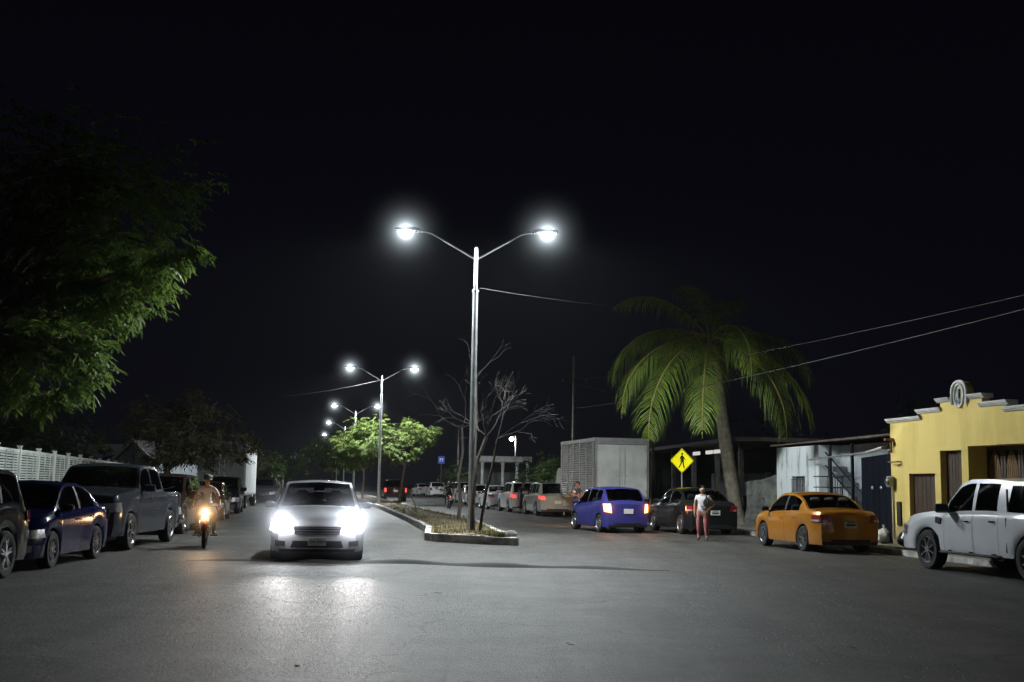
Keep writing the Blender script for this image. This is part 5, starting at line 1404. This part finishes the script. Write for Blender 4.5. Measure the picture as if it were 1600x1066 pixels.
# ------------------------------------------------------------------ coconut palm
pr = thing('palm_tree', 'tall leaning coconut palm with drooping green fronds by the crossing sign', 'palm tree', (9.05, 46, .1), 0)
t = MB(); pts = []; rad = []
for i in range(41):
    u = i/40; x = -1.0*u**1.25-.12*math.sin(u*3); z = 7.55*u
    pts.append((x, 0, z-.1)); rad.append((.285+.2*max(0, 1-u*9)**2-.05*u)*(1+(.05 if i % 2 else -.02)))
t.tube(pts, rad, 14)
t.build('trunk', mat('palm_bark', (.2, .17, .13), .9, var=.35, scale=7, bump=.7, bscale=18), pr)
t = MB(); rg = random.Random(5); top = Vector((-1.06, 0, 7.35))
for i in range(26):
    a = rg.random()*2*PI; z = rg.uniform(-1.9, .1); r0 = .2+.03*rg.random(); c = top+Vector((math.cos(a)*r0+(-.12*z*-.5), math.sin(a)*r0, z)); l = rg.uniform(.5, 1.0); w_ = rg.uniform(.05, .1)
    sdir = Vector((-math.sin(a), math.cos(a), 0)); o = Vector((math.cos(a), math.sin(a), 0))
    t.add([c-sdir*w_, c+sdir*w_, c+sdir*w_*.6+o*.12-Vector((0, 0, l*.6)), c-sdir*w_*.6+o*.12-Vector((0, 0, l*.6)), c+o*.08-Vector((0, 0, l))], [(0, 1, 2, 3), (3, 2, 4)])
t.build('dry_sheath', leafmat('dry_fibre', (.13, .085, .045), (.24, .17, .1), .15, 4), pr, smooth=False)
M_FROND = leafmat('palm_leaf', (.13, .22, .03), (.34, .45, .075), .45, 1.1)
M_RACH = mat('palm_rachis', (.3, .27, .07), .6, var=.2)
def frond(az, el, ln, droop, twist=0.0, dens=70):
    ln *= 1.32; g = MB(); n = 22; P = []; p = top+Vector((math.cos(az)*.15, math.sin(az)*.15, .15)); e = el
    for i in range(n+1):
        P.append(p.copy()); d = Vector((math.cos(az)*math.cos(e), math.sin(az)*math.cos(e), math.sin(e))); p = p+d*ln/n
        e -= droop/n*(.45+1.25*i/n); e = max(e, -1.5)
    g.tube(P, [.042*(1-i/n)**.8+.006 for i in range(n+1)], 5, 1, cap=False)
    hs = Vector((-math.sin(az), math.cos(az), 0))
    for k in range(dens):
        u = .12+.87*k/dens; f = u*n; i = min(n-1, int(f)); b = P[i].lerp(P[i+1], f-i); d = (P[min(n, i+1)]-P[max(0, i-1)]).normalized()
        s_ = d.cross(Vector((0, 0, 1))); s_ = s_.normalized() if s_.length > .15 else hs
        nrm = s_.cross(d)
        ll = ln*.23*math.sin(PI*min(1, .14+.9*u))**.6*rg.uniform(.8, 1.12)
        if rg.random() < .04: continue
        for sg in (-1, 1):
            sag = rg.uniform(.6, 1.3)
            a0 = (d*.65+s_*sg*1.0+nrm*.15).normalized(); wv = d*rg.uniform(.016, .027)
            m1 = b+a0*ll*.45-Vector((0, 0, ll*.1*sag)); m2 = b+a0*ll*.75-Vector((0, 0, ll*.42*sag)); m3 = b+a0*ll*.88-Vector((0, 0, ll*.8*sag))
            g.add([b-wv*.8, b+wv*.8, m1+wv, m1-wv, m2+wv*.75, m2-wv*.75, m3], [(0, 1, 2, 3), (3, 2, 4, 5), (5, 4, 6)])
    g.build('frond', [M_FROND, M_RACH], pr, smooth=False)
for az, el, ln, dr_ in ((226, -.3, 5.0, 1.45), (202, -.1, 4.4, 1.65), (181, .3, 3.8, 2.0), (254, -.55, 4.1, 1.1), (308, -.35, 4.7, 1.4), (338, -.25, 4.5, 1.45), (6, .25, 4.0, 1.9), (284, .3, 3.8, 2.2),
        (35, .2, 4.0, 1.6), (70, .3, 4.0, 1.7), (110, .2, 4.0, 1.7), (150, .25, 4.1, 1.8), (160, .95, 3.6, 1.7), (60, 1.0, 3.6, 1.6), (100, 1.1, 3.8, 1.3)):
    frond(R(az), el, ln, dr_)
for k in range(5):
    a = k*1.3; t = MB(); t.ball(top+Vector((.26*math.cos(a), .26*math.sin(a), -.12-.08*(k % 2))), (.11, .11, .13), n=10); t.build('coconut', mat('coconut_husk', (.1, .09, .03), .7, var=.3), pr)

# ------------------------------------------------------------------ signs, poles, wires
sg = thing('crossing_sign', 'yellow diamond pedestrian crossing sign on a steel post', 'road sign', (6.62, 44.6, .1), R(9))
g = MB(); g.tube([(0, .03, 0), (0, .03, 2.95)], .03, 8); g.build('post', M_GALV, sg)
def diamond(h, r=.06, n=4):
    P = []
    for k in range(4):
        a = PI/2*k; c = Vector(((h-r*1.41)*math.cos(a), (h-r*1.41)*math.sin(a)))
        for i in range(n+1): b = a-PI/4+PI/2*i/n; P.append((c.x+r*math.cos(b), c.y+r*math.sin(b)))
    return P
M_SIGN = mat('sign_yellow', (.75, .68, .01), .45, var=.03, emit=(.95, .85, .0), estr=.6)  # emission put into the face stands in for lamp light it reflects
g = MB(); g.prism(diamond(.47), .012, Matrix.Translation((0, -.012, 2.46))); pn = g.build('panel', M_SIGN, sg, angle=30)
def ring_strip(h0, h1, y):
    g = MB(); A = diamond(h0); B_ = diamond(h1); n = len(A)
    g.add([(x, y, 2.46+z) for x, z in A]+[(x, y, 2.46+z) for x, z in B_], [(i, (i+1) % n, n+(i+1) % n, n+i) for i in range(n)]); return g
ring_strip(.445, .425, -.0145).build('border', M_INK, pn)
g = MB()   # walking figure
def blob(poly): g.add([(x, -.0155, 2.46+z) for x, z in poly], [tuple(range(len(poly)))])
blob([(.01+.045*math.cos(-2*PI*i/14), .265+.045*math.sin(-2*PI*i/14)) for i in range(14)])
blob([(-.05, .2), (.045, .21), (.075, .02), (-.045, .0)])
blob([(-.05, .2), (-.1, .06), (-.085, -.02), (-.06, -.01), (-.07, .05), (-.03, .14)])
blob([(.03, .2), (.11, .1), (.15, .03), (.13, .01), (.085, .07), (.03, .12)])
blob([(-.045, .01), (-.07, -.12), (-.15, -.26), (-.1, -.27), (-.02, -.13), (.02, .01)])
blob([(.0, .015), (.075, .03), (.075, -.12), (.11, -.27), (.15, -.28), (.06, -.29), (.025, -.13)])
g.build('walking_figure', M_INK, pn, smooth=False)
bs = thing('blue_sign', 'small blue road sign with a white symbol far along the kerb', 'road sign', (-8.9, 150, 0), R(4))
g = MB(); g.tube([(0, .05, 0), (0, .05, 5.0)], .05, 8); g.build('post', M_GALV, bs)
g = MB(); g.box((0, 0, 4.55), (.84, .03, .95), 0, None, .01); pn = g.build('panel', mat('sign_blue', (.03, .07, .32), .5, var=.05, emit=(.08, .16, .6), estr=.35), bs)  # faint emission put into panel and symbol colours; the sign is no lamp
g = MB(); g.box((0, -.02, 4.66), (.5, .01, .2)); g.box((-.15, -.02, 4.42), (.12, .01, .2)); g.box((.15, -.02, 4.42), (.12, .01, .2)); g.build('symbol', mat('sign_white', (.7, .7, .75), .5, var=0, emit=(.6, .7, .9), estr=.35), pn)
g = MB(); g.tube([(0, 0, 0), (0, 0, 9.4)], [.15, .11], 12)
up = thing('utility_pole', 'plain concrete utility pole standing behind the corrugated box truck', 'utility pole', (3.85, 70, 0)); g.build('shaft', M_CONC, up)
g = MB(); g.box((0, 0, 7.8), (1.6, .08, .1)); ao = g.build('crossarm', M_BARK, up)
for xx in (-.7, 0, .7):
    g = MB(); g.lathe([(.001, 7.85), (.05, 7.86), (.03, 7.9), (.05, 7.94), (.001, 7.97)], c=(xx, 0, 0), n=10); g.build('insulator', M_HEAD, ao)
g = MB(); g.tube([(0, 0, 0), (0, 0, 7.5)], [.12, .09], 10)
up2 = thing('utility_pole', 'slim utility pole among the dark shrubs behind the bare tree', 'utility pole', (-5.6, 125, 0)); g.build('shaft', M_CONC, up2)
g = MB(); g.tube([(0, 0, 6.4), (.9, 0, 6.5)], .04, 6); g.build('bracket', M_GALV, up2)
g = MB(); g.tube([(0, 0, 0), (0, 0, 6.0)], [.11, .09], 10)
up3 = thing('service_post', 'dark service post with insulator beside the tall palm', 'post', (7.45, 60.5, 0)); g.build('shaft', M_BARK, up3)
g = MB(); g.lathe([(.001, 6.0), (.1, 6.0), (.06, 6.1), (.1, 6.2), (.001, 6.25)], n=10); g.build('insulator', M_HEAD, up3)
def wire(label, a, b, sag, r=.012, n=24):
    a, b = Vector(a), Vector(b); g = MB()
    g.tube([a.lerp(b, i/n)-Vector((0, 0, sag*4*(i/n)*(1-i/n))) for i in range(n+1)], r, 5)
    return tag(g.build('overhead_wire', M_WIRE, None), label, 'wire')
wire('thin wire sagging from the tall lamp pole across the palm crown', (-.99, 33.5, 7.28), (8.3, 46, 8.55), .16, .008)
wire('overhead wire passing behind the palm and rising above the white and yellow houses', (3.85, 70, 6.2), at(1640, 473, 20), .25, .011)
wire('fainter upper overhead wire crossing the dark sky above the yellow house', (3.85, 70, 7.97), at(1640, 452, 21), .3, .008)
wire('short wire from the utility pole over the box truck to the palm side', (3.2, 70, 7.9), (7.45, 60.5, 6.2), .15, .012)
wire('wire from the second lamp fading into the dark over the street', (-8.45, 75, 8.2), (-15.6, 79, 7.3), .12, .016)
# white porch with columns, lit lamp
ph = thing('white_porch', 'white porch with round columns and flat canopy behind the silver cars', 'porch', (-.6, 97, 0), R(10))
g = MB(); g.box((0, 0, 3.6), (4.4, 3, .5), 0, None, .04); g.build('canopy', M_TRIM, ph)
for xx in (-1.9, -.2, 1.0, 1.9):
    g = MB(); g.lathe([(.2, 0), (.2, .12), (.14, .2), (.13, 3.1), (.19, 3.25), (.19, 3.35)], c=(xx, -1.2, 0), n=14); g.build('column', M_TRIM, ph)
g = MB(); g.box((0, 1.4, 1.7), (4.4, .2, 3.35)); g.build('wall', mat('porch_back', (.12, .13, .13), .9, var=.3), ph)
wl = thing('wall_lamp', 'small white lamp lit high on a bracket above the white porch', 'lamp', (.2, 100, 0))
g = MB(); g.tube([(.25, .3, 0), (.25, .3, 5.7), (.1, .1, 5.75), (-.1, -.1, 5.6)], .05, 8); g.build('pole', M_GALV, wl)
g = MB(); g.ball((-.1, -.1, 5.45), (.19, .19, .17), n=12); g.build('globe', emis('globe_lamp', (1, .95, .85), 40), wl)
glow_lamp('lamp_light', 'POINT', (-.1, -.1, 5.15), 260, (1, .95, .85), wl, .1)

# ------------------------------------------------------------------ rubbish and litter
def bag(label, loc, s_, m, seed):
    rg = random.Random(seed); b = thing('rubbish_bag', label, 'rubbish bag', loc, rg.random()*6)
    g = MB(); g.ball((0, 0, .22), (.24, .21, .22), n=16)
    g.v = [(p[0]*(1.25-.9*p[2]+rg.uniform(-.13, .13)), p[1]*(1.25-.9*p[2]+rg.uniform(-.13, .13)), max(0, p[2]*.9*(1+rg.uniform(-.1, .1)))) for p in g.v]
    g.build('sack', m, b)
    g = MB(); g.tube([(0, 0, .36), (.01, 0, .43), (.03, .02, .5)], [.06, .02, .045], 8, cap=False); g.build('knot', m, b); b.scale = (s_,)*3
bag('knotted white rubbish bag on the pavement behind the orange sedan', (10.22, 31.8, .115), 1.0, mat('white_plastic', (.55, .54, .46), .4, var=.25, scale=9), 1)
BLK = mat('black_plastic_bag', (.015, .015, .016), .25, var=.3, scale=8)
bag('shiny black rubbish bag slumped against the yellow house front', (10.2, 29.8, .115), 1.1, BLK, 2)
bag('smaller black rubbish bag next to the shiny one by the yellow house', (10.02, 28.9, .115), .85, BLK, 3)
g = MB(); rg = random.Random(4)
g.v = []; 
def scrap(name, label, cat, loc, w_, h_, m, seed):
    rg = random.Random(seed); g = MB(); n = 5
    vs = [(w_*(i/n-.5)+rg.uniform(-.01, .01), h_*(j/n-.5)+rg.uniform(-.01, .01), .012+abs(rg.gauss(0, .02))) for j in range(n+1) for i in range(n+1)]
    vs = [(a*.75, b*.75, .008+abs(rg.gauss(0, .007))) for a, b, c in vs]
    g.add(vs, [(j*(n+1)+i, j*(n+1)+i+1, (j+1)*(n+1)+i+1, (j+1)*(n+1)+i) for j in range(n) for i in range(n)])
    o = g.build(name, m, None, smooth=False); o.location = loc; o.rotation_euler = (0, 0, rg.random()*6); tag(o, label, cat)
PAP = mat('litter_paper', (.5, .48, .42), .8, var=.3, scale=20); LFD = mat('pale_dry_leaf', (.24, .2, .14), .8, var=.3, scale=20)
scrap('crumpled_paper', 'crumpled scrap of pale paper lying in the open road', 'litter', (-1.2, 16.3, 0), .16, .1, PAP, 1)
scrap('dry_leaf', 'brown dry leaf lying in the road just beyond the crumpled paper', 'leaf', (-1.0, 16.6, 0), .16, .05, LFD, 2)
scrap('dry_leaf', 'flat brown leaf on the road below the orange sedan', 'leaf', (2.0, 14.8, 0), .15, .05, LFD, 3)
scrap('litter_scrap', 'small white litter scrap in the middle of the empty road', 'litter', (.62, 11.5, 0), .09, .05, PAP, 4)
scrap('litter_scrap', 'flat litter scrap on the road towards the white pickup', 'litter', (3.4, 11.6, 0), .12, .03, PAP, 5)
scrap('dry_leaf', 'dark curled leaf on the road in line with the silver oncoming car', 'leaf', (-1.75, 9.9, 0), .06, .04, LFD, 6)
scrap('crumpled_paper', 'white paper lying in the grass on the median', 'litter', (-2.15, 35.6, .22), .3, .2, PAP, 7)
g = MB(); g.ball((0, 0, .06), (.16, .12, .13), n=8); g.v = [(p[0]*(1+rg.uniform(-.2, .2)), p[1]*(1+rg.uniform(-.2, .2)), p[2]) for p in g.v]
o = g.build('kerb_stone', M_KERB, None, smooth=False); o.location = (.05, 30.3, .18); tag(o, 'loose pale stone resting on the corner of the median kerb', 'stone')
# crumbs of gravel and leaf bits scattered over the asphalt
g = MB(); rg = random.Random(77)
for i in range(15000):
    y = 6.5+30*rg.random()**1.5; x = (rg.random()*2-1)*y*.5; s_ = rg.uniform(.003, .0085)*(.6+y*.035)
    if math.sin(x*1.9+y*.7)+math.sin(y*1.3-x*.8)+rg.gauss(0, .7) < -.3: continue
    a = rg.random()*6.3; c_, q_ = math.cos(a)*s_, math.sin(a)*s_
    g.add([(x-c_, y-q_, 0), (x+q_, y-c_, 0), (x+c_, y+q_, 0), (x-q_, y+c_, 0), (x, y, s_*.7)], [(0, 1, 4), (1, 2, 4), (2, 3, 4), (3, 0, 4)], 0 if rg.random() < .92 else 1)
tag(g.build('gravel', [mat('gravel_bits', (.3, .285, .255), .7, var=.4, scale=4), LFD], None, smooth=False), 'loose gravel crumbs scattered over the asphalt', 'gravel', None, 'stuff')
sc.view_settings.view_transform = 'Standard'; sc.view_settings.look = 'None'; sc.view_settings.exposure = 0
sc.render.engine = 'CYCLES'
c = sc.cycles
c.use_denoising = True; c.max_bounces = 5; c.diffuse_bounces = 2; c.glossy_bounces = 3; c.transmission_bounces = 3; c.transparent_max_bounces = 12; c.volume_bounces = 0
c.sample_clamp_indirect = 4; c.caustics_reflective = False; c.caustics_refractive = False
c.use_light_tree = True
c.volume_step_rate = .5
c.denoiser = 'OPENIMAGEDENOISE'; c.denoising_input_passes = 'RGB_ALBEDO_NORMAL'; c.denoising_prefilter = 'NONE'
